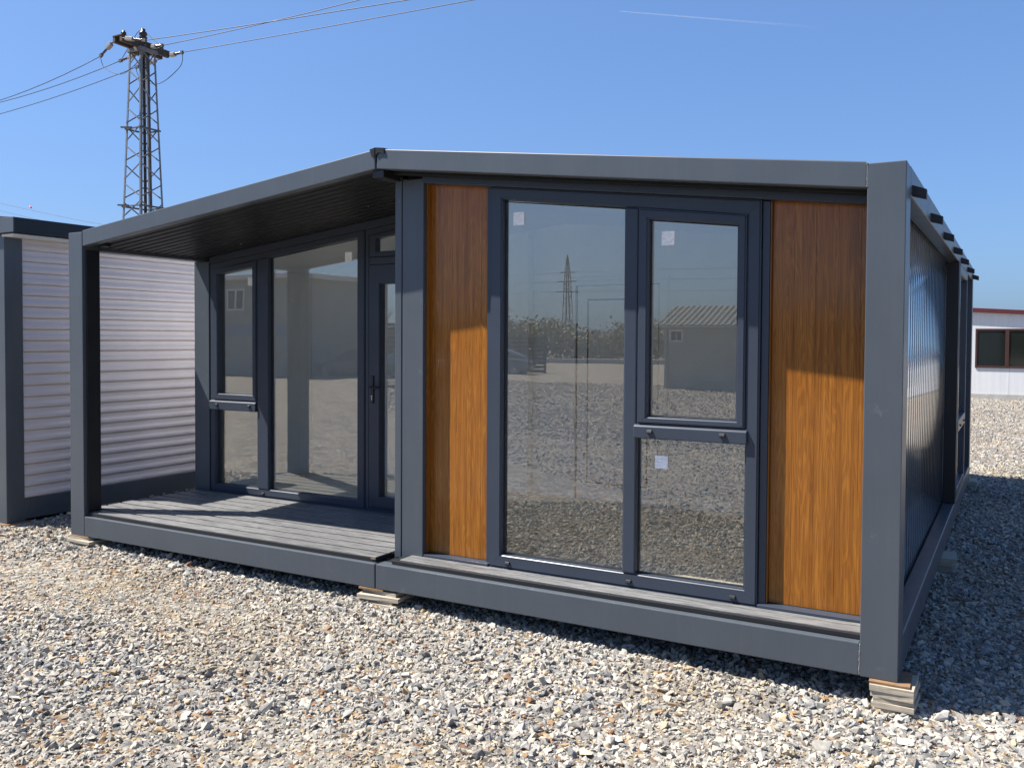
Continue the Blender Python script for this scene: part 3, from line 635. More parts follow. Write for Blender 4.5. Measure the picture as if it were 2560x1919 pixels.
# black roof edge, pale gutter strip
prism("roof", [(NX-3.6, 3.02), (-4.19, 2.665), (-4.19, 2.800), (NX-3.6, 3.16)], NY0-0.05, NY1+0.1, BLACK, nb_, bev=0.006)
box("roof_fascia", NX-3.55, -4.185, NY0-0.062, NY0-0.052, 2.662, 2.80, CHAR, nb_, bev=0.003)
box("soffit_strip", NX-0.02, -4.24, NY0-0.03, NY1, 2.632, 2.655, WHITEP, nb_, bev=0.003)
box("soffit_clip", -4.235, -4.20, 1.05, 1.2, 2.630, 2.664, BLACK, nb_, bev=0.003)
slab_stack(NX-0.10, NY0+0.08, -0.046, [(0.26, 0.26, 0.012, 0.0, 0.0, 2, PLY), (0.30, 0.30, 0.03, 0.03, 0.02, -3, SLAB)], "under the corner of the neighbouring cabin")

# ------------------------------------------------------------------ white building behind, on the right
WY = 25.0
wb = empty("white_building", (6.0, WY+2, 0.0)); tag(wb, "low white panel building with maroon roof edge and brown window behind the house", "building")
wx0, wx1 = -2.0, 17.0; rz = lambda x: 2.70-0.070*(x-2.66)*0.9
for k in range(18):
    a = wx0+k*1.12; b = min(a+1.116, wx1)
    z1 = 2.58; 
    if b <= a: break
    prism("wall_panel", [(a, 0.16), (b, 0.16), (b, rz(b)-0.10), (a, rz(a)-0.10)], WY, WY+0.08, SANDW, wb, bev=0.006)
box("plinth", wx0, wx1, WY-0.03, WY+0.09, -0.05, 0.158, CONC, wb, bev=0.005)
box("wall", wx0, wx1, WY+0.09, WY+5, -0.05, 1.55, SANDW, wb, bev=0)
prism("roof_edge", [(wx0-0.2, rz(wx0)-0.12), (wx1+0.2, rz(wx1)-0.12), (wx1+0.2, rz(wx1)+0.005), (wx0-0.2, rz(wx0)+0.005)], WY-0.12, WY+5.1, MAROON, wb, bev=0.01)
def brown_window(parent, xa, xb, za, zb, mull):
    w_ = empty("window", ((xa+xb)/2, WY, za), parent)
    frame4("frame", [(xa, za), (xb, za), (xb, zb), (xa, zb)], [(xa+0.055, za+0.06), (xb-0.055, za+0.06), (xb-0.055, zb-0.06), (xa+0.055, zb-0.06)], WY-0.035, WY-0.002, BROWNF, w_, bev=0.006)
    box("mullion", mull-0.05, mull+0.05, WY-0.038, WY-0.004, za+0.055, zb-0.055, BROWNF, w_, bev=0.006)
    box("pane", xa+0.05, xb-0.05, WY-0.012, WY-0.003, za+0.055, zb-0.055, DARKGLASS, w_, bev=0)
brown_window(wb, 2.70, 4.35, 0.93, 2.085, 3.53)
brown_window(wb, 7.6, 9.3, 0.93, 1.95, 8.45)

# ------------------------------------------------------------------ lattice power pole and its wires
TX, TY = -21.55, 15.0
def lattice(root, cx, cy, ztop, wtop, wbot, zbase, panels, leg_w, br_w, mat, matd):
    hw = lambda z: (wtop+(wbot-wtop)*(ztop-z)/(ztop-zbase))/2
    for sx, sy in ((-1, -1), (1, -1), (1, 1), (-1, 1)):
        bm = bmesh.new()
        a = Vector((cx+sx*hw(zbase), cy+sy*hw(zbase), zbase)); b = Vector((cx+sx*hw(ztop), cy+sy*hw(ztop), ztop))
        add_bar(bm, a-Vector((sx*leg_w/2, 0, 0)), b-Vector((sx*leg_w/2, 0, 0)), leg_w, 0.014, (0, 1, 0)); add_bar(bm, a-Vector((0, sy*leg_w/2, 0)), b-Vector((0, sy*leg_w/2, 0)), 0.014, leg_w, (0, 1, 0))
        from_bm("leg", bm, matd if (sx < 0 and sy > 0) else mat, root)
    zs = [zbase+(ztop-zbase)*k/panels for k in range(panels+1)]
    faces = [((-1, -1), (1, -1), (0, -1, 0), 0), ((1, -1), (1, 1), (1, 0, 0), 1), ((1, 1), (-1, 1), (0, 1, 0), 0), ((-1, 1), (-1, -1), (-1, 0, 0), 1)]
    for fi, (p, q, nrm, ph) in enumerate(faces):
        for k in range(panels):
            z0, z1 = zs[k], zs[k+1]; e = 0.10*(z1-z0)
            P = lambda s_, z: (cx+s_[0]*hw(z), cy+s_[1]*hw(z), z)
            a, b = (p, q) if (k+ph+fi//2) % 2 else (q, p)
            bar("brace", P(a, z0+e), P(b, z1-e), br_w, 0.014, matd if (fi+k) % 2 else mat, root, nrm)
    return hw
tw = empty("lattice_power_pole", (TX, TY, -0.1)); tag(tw, "steel lattice power pole with a rusty crossarm rising behind the porch roof", "pole")
ZT = 11.18
hw = lattice(tw, TX, TY, ZT, 0.56, 1.24, 0.0, 18, 0.066, 0.040, STEEL, STEELD)
for z in (8.55, 6.0):
    for sy in (-1, 1): bar("horizontal", (TX-hw(z), TY+sy*hw(z), z), (TX+hw(z), TY+sy*hw(z), z), 0.05, 0.04, STEELD, tw)
    for sx in (-1, 1): bar("horizontal", (TX+sx*hw(z), TY-hw(z)-0.05, z), (TX+sx*hw(z), TY+hw(z)+0.05, z), 0.05, 0.05, STEELD, tw)
    bar("step_bar", (TX-hw(z)-0.08, TY-hw(z)-0.14, z+0.04), (TX-hw(z)+0.3, TY-hw(z)-0.02, z+0.02), 0.045, 0.05, STEELD, tw)
bar("conduit", (TX+0.02, TY+0.36, 0.0), (TX+0.0, TY+0.20, ZT), 0.09, 0.09, STEELD, tw)
for dx in (-0.17, 0.17):
    bar("crossarm", (TX+dx, TY-0.94, ZT+0.09), (TX+dx, TY+0.90, ZT+0.05), 0.12, 0.20, RUSTY, tw, bev=0.01)
bar("crossarm_plate", (TX, TY-0.95, ZT+0.20), (TX, TY-0.6, ZT+0.19), 0.46, 0.03, RUSTY, tw)
bar("crossarm_plate", (TX, TY+0.6, ZT+0.16), (TX, TY+0.91, ZT+0.155), 0.46, 0.03, RUSTY, tw)
bar("crossarm_plate", (TX, TY-0.35, ZT+0.21), (TX, TY+0.35, ZT+0.19), 0.50, 0.04, STEELD, tw)
for s in (-1, 1): bar("head_frame", (TX-0.33, TY+s*0.29, ZT-0.06), (TX+0.33, TY+s*0.29, ZT-0.06), 0.10, 0.12, STEEL, tw); bar("head_frame", (TX+s*0.29, TY-0.30, ZT-0.07), (TX+s*0.29, TY+0.30, ZT-0.07), 0.10, 0.12, STEEL, tw)
def pin(y, r, hh, z0):
    bm = bmesh.new(); prof = [(0.3, 0), (0.35, 0.25), (0.9, 0.30), (1.0, 0.42), (0.6, 0.5), (0.95, 0.56), (0.9, 0.72), (0.5, 0.8), (0.55, 0.95), (0.2, 1.0)]
    add_tube(bm, [(TX+0.02, y, z0+hh*b) for a, b in prof], [r*a for a, b in prof], 10); from_bm("pin_insulator", bm, PORC, tw, smooth=True)
pin(TY-0.72, 0.09, 0.22, ZT+0.2); pin(TY+0.02, 0.14, 0.50, ZT+0.2); pin(TY+0.74, 0.08, 0.18, ZT+0.15)
def on_y(u, v, y):                                            # a sight line met with the vertical plane the wire hangs in
    d = F_+R2*((u-1280)/FPX)+U2*((959.5-50.83-v)/FPX); t_ = (y-CAM[1])/d.y; return (CAM[0]+d.x*t_, CAM[2]+d.z*t_)
k_ = 1/2.211
Y0, Y1, Y2 = TY-0.92, TY+0.05, TY+0.88
WIRES = [
    (Y0, -1, (TX-0.15, ZT+0.08), [on_y(555*k_, 312*k_, Y0)], [on_y(280*k_, 447*k_, Y0), on_y(0, 555*k_, Y0)]),
    (Y1, -1, (TX-0.28, ZT-0.06), [on_y(662*k_, 338*k_, Y1)], [on_y(330*k_, 467*k_, Y1), on_y(0, 566*k_, Y1)]),
    (Y2, -1, (TX-0.15, ZT-0.02), [on_y(752*k_, 372*k_, Y2)], [on_y(350*k_, 522*k_, Y2), on_y(0, 630*k_, Y2)]),
    (Y2, 1, (TX+0.15, ZT+0.02), [on_y(1010*k_, 290*k_, Y2)], [on_y(1600*k_, 186*k_, Y2), on_y(2211*k_, 76*k_, Y2)]),
    (Y1, 1, (TX+0.28, ZT+0.06), [on_y(900*k_, 252*k_, Y1)], [on_y(1450*k_, 132*k_, Y1), on_y(1990*k_, 0, Y1)]),
    (Y0, 1, (TX+0.15, ZT+0.10), [on_y(805*k_, 224*k_, Y0)], [on_y(1450*k_, 128*k_, Y0), on_y(2211*k_, 8*k_, Y0)]),
]
def smooth_path(pts, n=14):
    out = []
    P = [pts[0]]+list(pts)+[pts[-1]]
    for i in range(1, len(P)-2):
        p0, p1, p2, p3 = (Vector(q) for q in P[i-1:i+3])
        for k in range(n):
            t = k/n; out.append(0.5*((2*p1)+(-p0+p2)*t+(2*p0-5*p1+4*p2-p3)*t*t+(-p0+3*p1-3*p2+p3)*t**3))
    out.append(Vector(P[-2])); return out
wnames = {(-1, 0): "front conductor leaving the lattice pole towards the left edge of the sky", (-1, 1): "middle conductor leaving the lattice pole towards the left edge of the sky", (-1, 2): "lowest conductor leaving the lattice pole towards the left edge of the sky",
          (1, 0): "lowest conductor rising from the lattice pole to the upper right", (1, 1): "middle conductor crossing the topmost one right of the lattice pole", (1, 2): "conductor starting behind the top insulator, crossing above right of pole"}
for i, (y, sd, a, b, rest) in enumerate(WIRES):
    A = Vector((a[0], y, a[1])); B = Vector((b[0][0], y, b[0][1])); d = B-A
    st = empty("strain_string", A, tw)
    q = lambda t: A+d*t
    tube("link", [q(0), q(0.25)], 0.018, STEELD, st, 6)
    add = bmesh.new(); add_bar(add, q(0.22), q(0.52), 0.13, 0.13); from_bm("insulator_block", add, GLASSINS, st, bev=0.02)
    add = bmesh.new(); add_tube(add, [q(0.5+0.05*k) for k in range(9)], [0.02, 0.05, 0.02, 0.05, 0.02, 0.05, 0.02, 0.05, 0.02], 8); from_bm("insulator_discs", add, PORC, st, smooth=True)
    add = bmesh.new(); add_bar(add, q(0.88), q(1.02), 0.07, 0.10); from_bm("clamp", add, STEELD, st)
    px_ = np.array([B.x]+[q[0] for q in rest]); pz_ = np.array([B.z]+[q[1] for q in rest]); cf = np.polyfit(px_, pz_, 2)
    cf[0] = min(max(cf[0], 0.0005), 0.012); cf[1] = np.polyfit(px_, pz_-cf[0]*px_**2, 1)[0]; cf[2] = np.mean(pz_-cf[0]*px_**2-cf[1]*px_)
    end_x = B.x-38 if sd < 0 else B.x+40
    xs_ = np.linspace(B.x, end_x, 40); pts = [(x, y, float(np.polyval(cf, x))) for x in xs_]; pts[0] = tuple(B)
    o = tube("power_line", pts, 0.013, WIRE, None, 5)
    tag(o, "thin dark "+wnames[(sd, i % 3)], "cable", "conductors on the lattice pole")
for k in range(3):                                          # slack jumper loops from one side to the other
    A = WIRES[k]; B = WIRES[5-k]; y = A[0]
    p0 = Vector((A[3][0][0], y, A[3][0][1]-0.05)); p1 = Vector((B[3][0][0], y, B[3][0][1]-0.05)); m_ = (p0+p1)/2
    if k == 1: pts = [p0, (m_.x-0.5, y, m_.z+0.45), (m_.x, y, ZT+0.68), (m_.x+0.6, y, m_.z+0.42), p1]
    else: pts = [p0, p0+Vector((0.25, 0, -0.38)), (m_.x, y-0.0, m_.z-0.75), p1+Vector((-0.15, 0, -0.42)), p1]
    tube("jumper", smooth_path([tuple(Vector(p)) for p in pts], 8), 0.012, WIRE, tw, 5)
for nm, p, q in (("upper of two distant thin cables sloping down above the neighbouring cabin roof", (-118, 60, 20.6), (-62, 60, 10.4)), ("lower of two distant thin cables sloping down above the neighbouring cabin roof", (-118, 60, 19.7), (-62, 60, 9.4))):
    mid = ((p[0]+q[0])/2, 60, (p[2]+q[2])/2-0.5)
    o = tube("power_line", smooth_path([p, mid, q]), 0.022, WIRE, None, 5); tag(o, nm, "cable", "distant cables")
bm = bmesh.new(); bmesh.ops.create_uvsphere(bm, u_segments=10, v_segments=8, radius=0.13, matrix=Matrix.Translation((-99.4, 60, 17.15))@Matrix.Rotation(R(35), 4, 'Y')@Matrix.Diagonal((2.0, 0.9, 0.7, 1)))
o = from_bm("cable_marker", bm, plain("red_marker", (0.55, 0.02, 0.03), 0.4), None, smooth=True); tag(o, "tiny red marker on the upper distant cable", "marker")

# contrail high in the sky
def contrail():
    m = bpy.data.materials.new("contrail_ice"); m.use_nodes = True; t = m.node_tree; t.nodes.clear()
    o = nd(t, "ShaderNodeOutputMaterial"); tr = nd(t, "ShaderNodeBsdfTransparent"); df = nd(t, "ShaderNodeBsdfDiffuse"); df.inputs[0].default_value = (0.9, 0.9, 0.9, 1)
    mx = nd(t, "ShaderNodeMixShader"); g = nd(t, "ShaderNodeNewGeometry"); s = nd(t, "ShaderNodeSeparateXYZ"); r = nd(t, "ShaderNodeMapRange")
    t.links.new(g.outputs["Position"], s.inputs[0]); t.links.new(s.outputs["X"], r.inputs[0])
    r.inputs["From Min"].default_value = -1180; r.inputs["From Max"].default_value = -600; r.inputs["To Min"].default_value = 0.26; r.inputs["To Max"].default_value = 0.0
    t.links.new(r.outputs[0], mx.inputs[0]); t.links.new(tr.outputs[0], mx.inputs[1]); t.links.new(df.outputs[0], mx.inputs[2]); t.links.new(mx.outputs[0], o.inputs[0])
    a = Vector((-1180.3, 2809.2, 1104.0)); b = Vector((-600, 3136.7, 1054.0)); n = 12
    bm = bmesh.new(); add_tube(bm, [a+(b-a)*k/n for k in range(n+1)], [0.7+2.4*k/n for k in range(n+1)], 8)
    o_ = from_bm("contrail", bm, m, None, smooth=True); tag(o_, "faint white contrail high in the blue sky", "contrail")
contrail()

# ------------------------------------------------------------------ the yard behind the camera (seen mirrored in the panes)
def at_ground(x, y): return float(gz(x, y))
sh = empty("garden_shed", (-4, -27, -0.1)); tag(sh, "grey green shed with tiled roof and small white window, mirrored in the window", "shed")
sx0, sx1, sy0, sy1 = -7.25, 2.0, -29.0, -25.1
for k in range(15):
    z0 = -0.08+k*0.155; box("siding_board", sx0, sx1, sy1-0.03, sy1+(0.0), z0, z0+0.15, GREENG, sh, bev=0.008)
box("wall", sx0+0.02, sx1-0.02, sy0, sy1-0.032, -0.1, 2.22, GREENG, sh, bev=0)
rf_ = empty("roof", (-4, -27, 2.25), sh)
for k in range(7):
    y1_ = sy1+0.30-k*0.30; z = 2.23+k*0.105
    bm = bmesh.new(); n = 400; xs = np.linspace(sx0-0.3, sx1+0.3, n)
    for j in range(n-1):
        za = z+0.022*math.sin(xs[j]*2*math.pi/0.22); zb = z+0.022*math.sin(xs[j+1]*2*math.pi/0.22)
        bm.faces.new([bm.verts.new(p) for p in ((xs[j], y1_, za), (xs[j+1], y1_, zb), (xs[j+1], y1_-0.33, zb+0.105), (xs[j], y1_-0.33, za+0.105))])
        bm.faces.new([bm.verts.new(p) for p in ((xs[j], y1_, za-0.03), (xs[j+1], y1_, zb-0.03), (xs[j+1], y1_, zb), (xs[j], y1_, za))])
    from_bm("tile_course", bm, ROOFT, rf_, weld=True)
box("eaves_board", sx0-0.28, sx1+0.28, sy1+0.02, sy1+0.28, 2.15, 2.21, WHITEP, sh, bev=0.005)
prism("gable", [(sy0, 2.15), (sy1, 2.15), ((sy0+sy1)/2, 2.95)], sx0, sx1, GREENG, sh, axis='X', bev=0)
wn = empty("window", (-6.9, sy1, 1.7), sh)
frame4("frame", [(-7.05, 1.62), (-6.52, 1.62), (-6.52, 2.07), (-7.05, 2.07)], [(-6.98, 1.69), (-6.59, 1.69), (-6.59, 2.0), (-6.98, 2.0)], sy1+0.002, sy1+0.04, WHITEP, wn)
box("pane", -6.99, -6.58, sy1+0.004, sy1+0.012, 1.68, 2.01, DARKGLASS, wn, bev=0)
box("glazing_bar", -6.795, -6.775, sy1+0.013, sy1+0.03, 1.69, 2.0, WHITEP, wn, bev=0)
# dark board fence and kerb
def fence(nm, label, x0, x1, y, h, step, mat, along='X'):
    f = empty(nm, ((x0+x1)/2, y, -0.1)); tag(f, label, "fence")
    n = int((x1-x0)/step)
    for k in range(n+1):
        xk = x0+k*step; box("fence_post", xk-0.05, xk+0.05, y-0.05, y+0.05, -0.15, h+0.05, mat, f, bev=0)
    nz_ = int((h+0.05)/0.21)
    for k in range(nz_):
        box("fence_board", x0, x1, y+0.052, y+0.075, k*0.21-0.02, k*0.21+0.135, mat, f, bev=0)
    return f
fence("board_fence", "dark horizontal board fence beyond the car, mirrored in the big front pane", -23.5, -17.6, -36.0, 1.9, 1.45, DARKF)
fence("yard_fence", "long dark fence behind the parked cars, mirrored in the porch window", -40, -19.2, -27.0, 2.65, 2.6, DARKF)
kb = box("kerb", -60, 30, -54.5, -54.1, -0.3, 0.28, CONC, None, bev=0.02); tag(kb, "pale concrete kerb in front of the bushes, mirrored in the window", "kerb")
def car(loc, rotz, paint, label):
    c = empty("parked_car", loc); tag(c, label, "car", "cars parked across the yard")
    def ring(x, hw_, z0, z1, crown=0.0):
        return [(x, -hw_*0.94, z0), (x, -hw_, z0+0.16), (x, -hw_, z1-0.10), (x, -hw_*0.90, z1), (x, 0, z1+crown), (x, hw_*0.90, z1), (x, hw_, z1-0.10), (x, hw_, z0+0.16), (x, hw_*0.94, z0)]
    def loft(name, secs, mat, parent, smooth=True):
        bm = bmesh.new(); rs = [[bm.verts.new(p) for p in s] for s in secs]
        for u, v in zip(rs, rs[1:]):
            for k in range(len(u)): bm.faces.new((u[k], u[(k+1) % len(u)], v[(k+1) % len(u)], v[k]))
        bm.faces.new(rs[0]); bm.faces.new(rs[-1][::-1]); bmesh.ops.recalc_face_normals(bm, faces=bm.faces)
        me = bpy.data.meshes.new(name); bm.to_mesh(me); bm.free()
        if smooth:
            for p in me.polygons: p.use_smooth = True
        o = link(name, me, mat, parent); md = o.modifiers.new("sub", 'SUBSURF'); md.levels = md.render_levels = 1; return o
    L = [(-2.20, 0.70, 0.34, 0.66), (-2.12, 0.83, 0.24, 0.86), (-1.5, 0.88, 0.20, 0.97), (-0.6, 0.89, 0.20, 0.95), (0.5, 0.89, 0.20, 0.93), (1.2, 0.87, 0.20, 0.88), (1.95, 0.80, 0.22, 0.74), (2.18, 0.66, 0.32, 0.62)]
    loft("body", [ring(*s, crown=0.03) for s in L], paint, c)
    G = [(-1.95, 0.66, 0.88, 0.94), (-1.25, 0.64, 0.9, 1.34), (-0.3, 0.62, 0.9, 1.46), (0.35, 0.62, 0.88, 1.40), (1.22, 0.68, 0.82, 0.88)]
    def gr(x, hw_, z0, z1): return [(x, -hw_*1.12, z0), (x, -hw_, (z0+z1)/2), (x, -hw_*0.86, z1), (x, 0, z1+0.03), (x, hw_*0.86, z1), (x, hw_, (z0+z1)/2), (x, hw_*1.12, z0)]
    loft("cabin", [gr(*s) for s in G], paint, c)
    for s in (-1, 1):
        for px in ([(-1.35, 0.96), (-0.42, 0.95), (-0.42, 1.36), (-1.05, 1.28)], [(-0.34, 0.95), (0.92, 0.93), (0.30, 1.33), (-0.34, 1.36)]):
            bm = bmesh.new(); bm.faces.new([bm.verts.new((x, s*(0.735-(z-0.93)*0.36), z)) for x, z in px]); bmesh.ops.solidify(bm, geom=list(bm.faces), thickness=0.012)
            me = bpy.data.meshes.new("side_window"); bm.to_mesh(me); bm.free(); link("side_window", me, DARKGLASS, c)
        for x in (-1.38, 1.36):
            wv_ = empty("wheel", (0, 0, 0), None); wv_.parent = c; wv_.location = (x, s*0.78, 0.31)
            bm = bmesh.new(); bmesh.ops.create_cone(bm, cap_ends=True, segments=24, radius1=0.31, radius2=0.31, depth=0.2, matrix=Matrix.Rotation(R(90), 4, 'X')); bmesh.ops.bevel(bm, geom=[e for e in bm.edges if e.is_manifold and e.calc_face_angle(0) > 1], offset=0.03, segments=2, affect='EDGES')
            me = bpy.data.meshes.new("tyre"); bm.to_mesh(me); bm.free(); link("tyre", me, RUBBER, wv_)
            bm = bmesh.new(); bmesh.ops.create_cone(bm, cap_ends=True, segments=20, radius1=0.2, radius2=0.17, depth=0.215, matrix=Matrix.Rotation(R(90), 4, 'X')); me = bpy.data.meshes.new("rim"); bm.to_mesh(me); bm.free(); link("rim", me, CARS, wv_)
    for s in (-0.6, 0.6):
        for nm, x, mm in (("headlight", 2.10, CHROME), ("tail_light", -2.13, MAROON)):
            bm = bmesh.new(); add_box(bm, x-0.08, x+0.06, s-0.13, s+0.13, 0.62, 0.76); bmesh.ops.bevel(bm, geom=list(bm.edges), offset=0.03, segments=2, affect='EDGES'); me = bpy.data.meshes.new(nm); bm.to_mesh(me); bm.free(); link(nm, me, mm, c)
    c.rotation_euler.z = rotz; return c
car((-19.4, -33.4, -0.16), R(165), CARG, "grey car by the board fence, mirrored in the big front pane")
car((-22.0, -24.0, -0.16), R(184), CARD, "dark car before the long fence, mirrored in the porch window")
car((-17.6, -24.4, -0.16), R(180), CARS, "silver car before the long fence, mirrored in the porch door pane")
# grey two-storey building
gb = empty("grey_building", (-32, -24, -0.1)); tag(gb, "grey two storey building with blue stripe, mirrored in the porch window", "building")
bx0, bx1, by1 = -40.0, -24.3, -22.4
box("wall", bx0, bx1, by1-6, by1, -0.1, 4.4, GREYW, gb, bev=0.01)
box("roof_edge", bx0-0.2, bx1+0.25, by1-6.2, by1+0.3, 4.4, 4.62, WHITEP, gb, bev=0.01)
box("stripe", bx0, bx1+0.02, by1+0.001, by1+0.02, 1.75, 2.30, BLUE, gb, bev=0)
for xa in (-28.7, -33.0):
    w_ = empty("window", (xa, by1, 3.0), gb)
    frame4("frame", [(xa, 2.95), (xa+1.2, 2.95), (xa+1.2, 4.0), (xa, 4.0)], [(xa+0.09, 3.04), (xa+1.11, 3.04), (xa+1.11, 3.91), (xa+0.09, 3.91)], by1+0.002, by1+0.05, WHITEP, w_)
    box("mullion", xa+0.55, xa+0.65, by1+0.003, by1+0.048, 3.045, 3.905, WHITEP, w_, bev=0)
    box("pane", xa+0.08, xa+1.12, by1+0.001, by1+0.012, 3.03, 3.92, DARKGLASS, w_, bev=0)
# far lattice pylon
fp = empty("transmission_tower", (-57.5, -120, 0)); tag(fp, "tall dark lattice transmission tower mirrored in the big front pane", "tower")
lattice(fp, -57.5, -120, 12.0, 0.7, 1.7, -0.2, 11, 0.12, 0.08, STEELD, STEELD)
lattice(fp, -57.5, -120, 14.8, 0.12, 0.7, 12.0, 3, 0.10, 0.07, STEELD, STEELD)
for z, l in ((9.0, 1.9), (10.6, 1.6), (12.0, 1.2)):
    bar("crossarm", (-57.5-l, -120, z), (-57.5+l, -120, z), 0.12, 0.14, STEELD, fp)
for z, l, nm in ((9.0, 1.9, "lower"), (10.6, 1.6, "middle"), (12.0, 1.2, "upper")):
    pts = smooth_path([(-120, -150, z+1.5), (-57.5+l, -120, z), (20, -95, z-1.6), (90, -75, z+1)])
    o = tube("power_line", pts, 0.022, WIRE, None, 5); tag(o, f"{nm} conductor of the far transmission tower, mirrored in the window", "cable", "conductors of the far tower")
# bushes and bare trees far across the yard
def treeline():
    rs = np.random.RandomState(3); n = 90000
    x = rs.uniform(-75, 30, n); prof = 2.9+0.5*np.sin(x*0.31)+0.3*np.sin(x*0.83+1)+0.25*np.sin(x*2.1)+0.2*np.sin(x*5.3)+rs.exponential(0.16, n)
    prof = np.clip(prof, 1.8, 4.5)
    z = prof*rs.beta(1.6, 1.3, n); y = -58-rs.uniform(0, 5, n)
    c = np.stack([x, y, z-0.1], -1); s = rs.uniform(0.06, 0.18, n)
    a = rs.normal(size=(n, 3)); a /= np.linalg.norm(a, axis=1)[:, None]; b = rs.normal(size=(n, 3)); b -= a*(a*b).sum(1)[:, None]; b /= np.linalg.norm(b, axis=1)[:, None]
    V = np.stack([c+a*s[:, None], c+b*s[:, None]*0.7, c-a*s[:, None], c-b*s[:, None]*0.7], 1).reshape(-1, 3)
    me = bpy.data.meshes.new("treeline"); me.vertices.add(len(V)); me.vertices.foreach_set("co", V.ravel().astype(np.float32))
    me.loops.add(4*n); me.loops.foreach_set("vertex_index", np.arange(4*n, dtype=np.int32)); me.polygons.add(n); me.polygons.foreach_set("loop_start", np.arange(0, 4*n, 4, dtype=np.int32)); me.update(); me.validate()
    o = link("treeline", me, BUSH); o["kind"] = "stuff"; o["label"] = "distant spring bushes along the far side of the yard"
treeline()
def bare_tree(loc, h, seed, label):
    r = random.Random(seed); root = empty("bare_tree", loc); tag(root, label, "tree", "bare trees across the yard")
    tb = bmesh.new(); cb = bmesh.new()
    def grow(p, d, L, rad, lv, bm):
        q = p+d*L; mid = p+d*L*0.5+Vector((r.uniform(-1, 1), r.uniform(-1, 1), 0))*L*0.05
        add_tube(bm, [p, mid, q], [rad, rad*0.85, rad*0.7], 5)
        if lv == 0: return
        for k in range(3 if lv > 1 else 4):
            nd_ = (d+Vector((r.uniform(-1, 1), r.uniform(-1, 1), r.uniform(-0.1, 0.7)))*0.75).normalized()
            grow(p+d*L*r.uniform(0.6, 1), nd_, L*r.uniform(0.55, 0.8), rad*0.55, lv-1, cb)
    grow(Vector(loc), Vector((0.05, 0, 1)), h*0.38, h*0.022, 4, tb)
    from_bm("trunk", tb, BARK, root); from_bm("crown", cb, BARK, root)
bare_tree((-33.5, -57, -0.2), 6.4, 5, "bare tree beside the far tower, mirrored in the big front pane")
bare_tree((-43.0, -52, -0.2), 6.2, 9, "bare tree above the long fence, mirrored in the porch window")

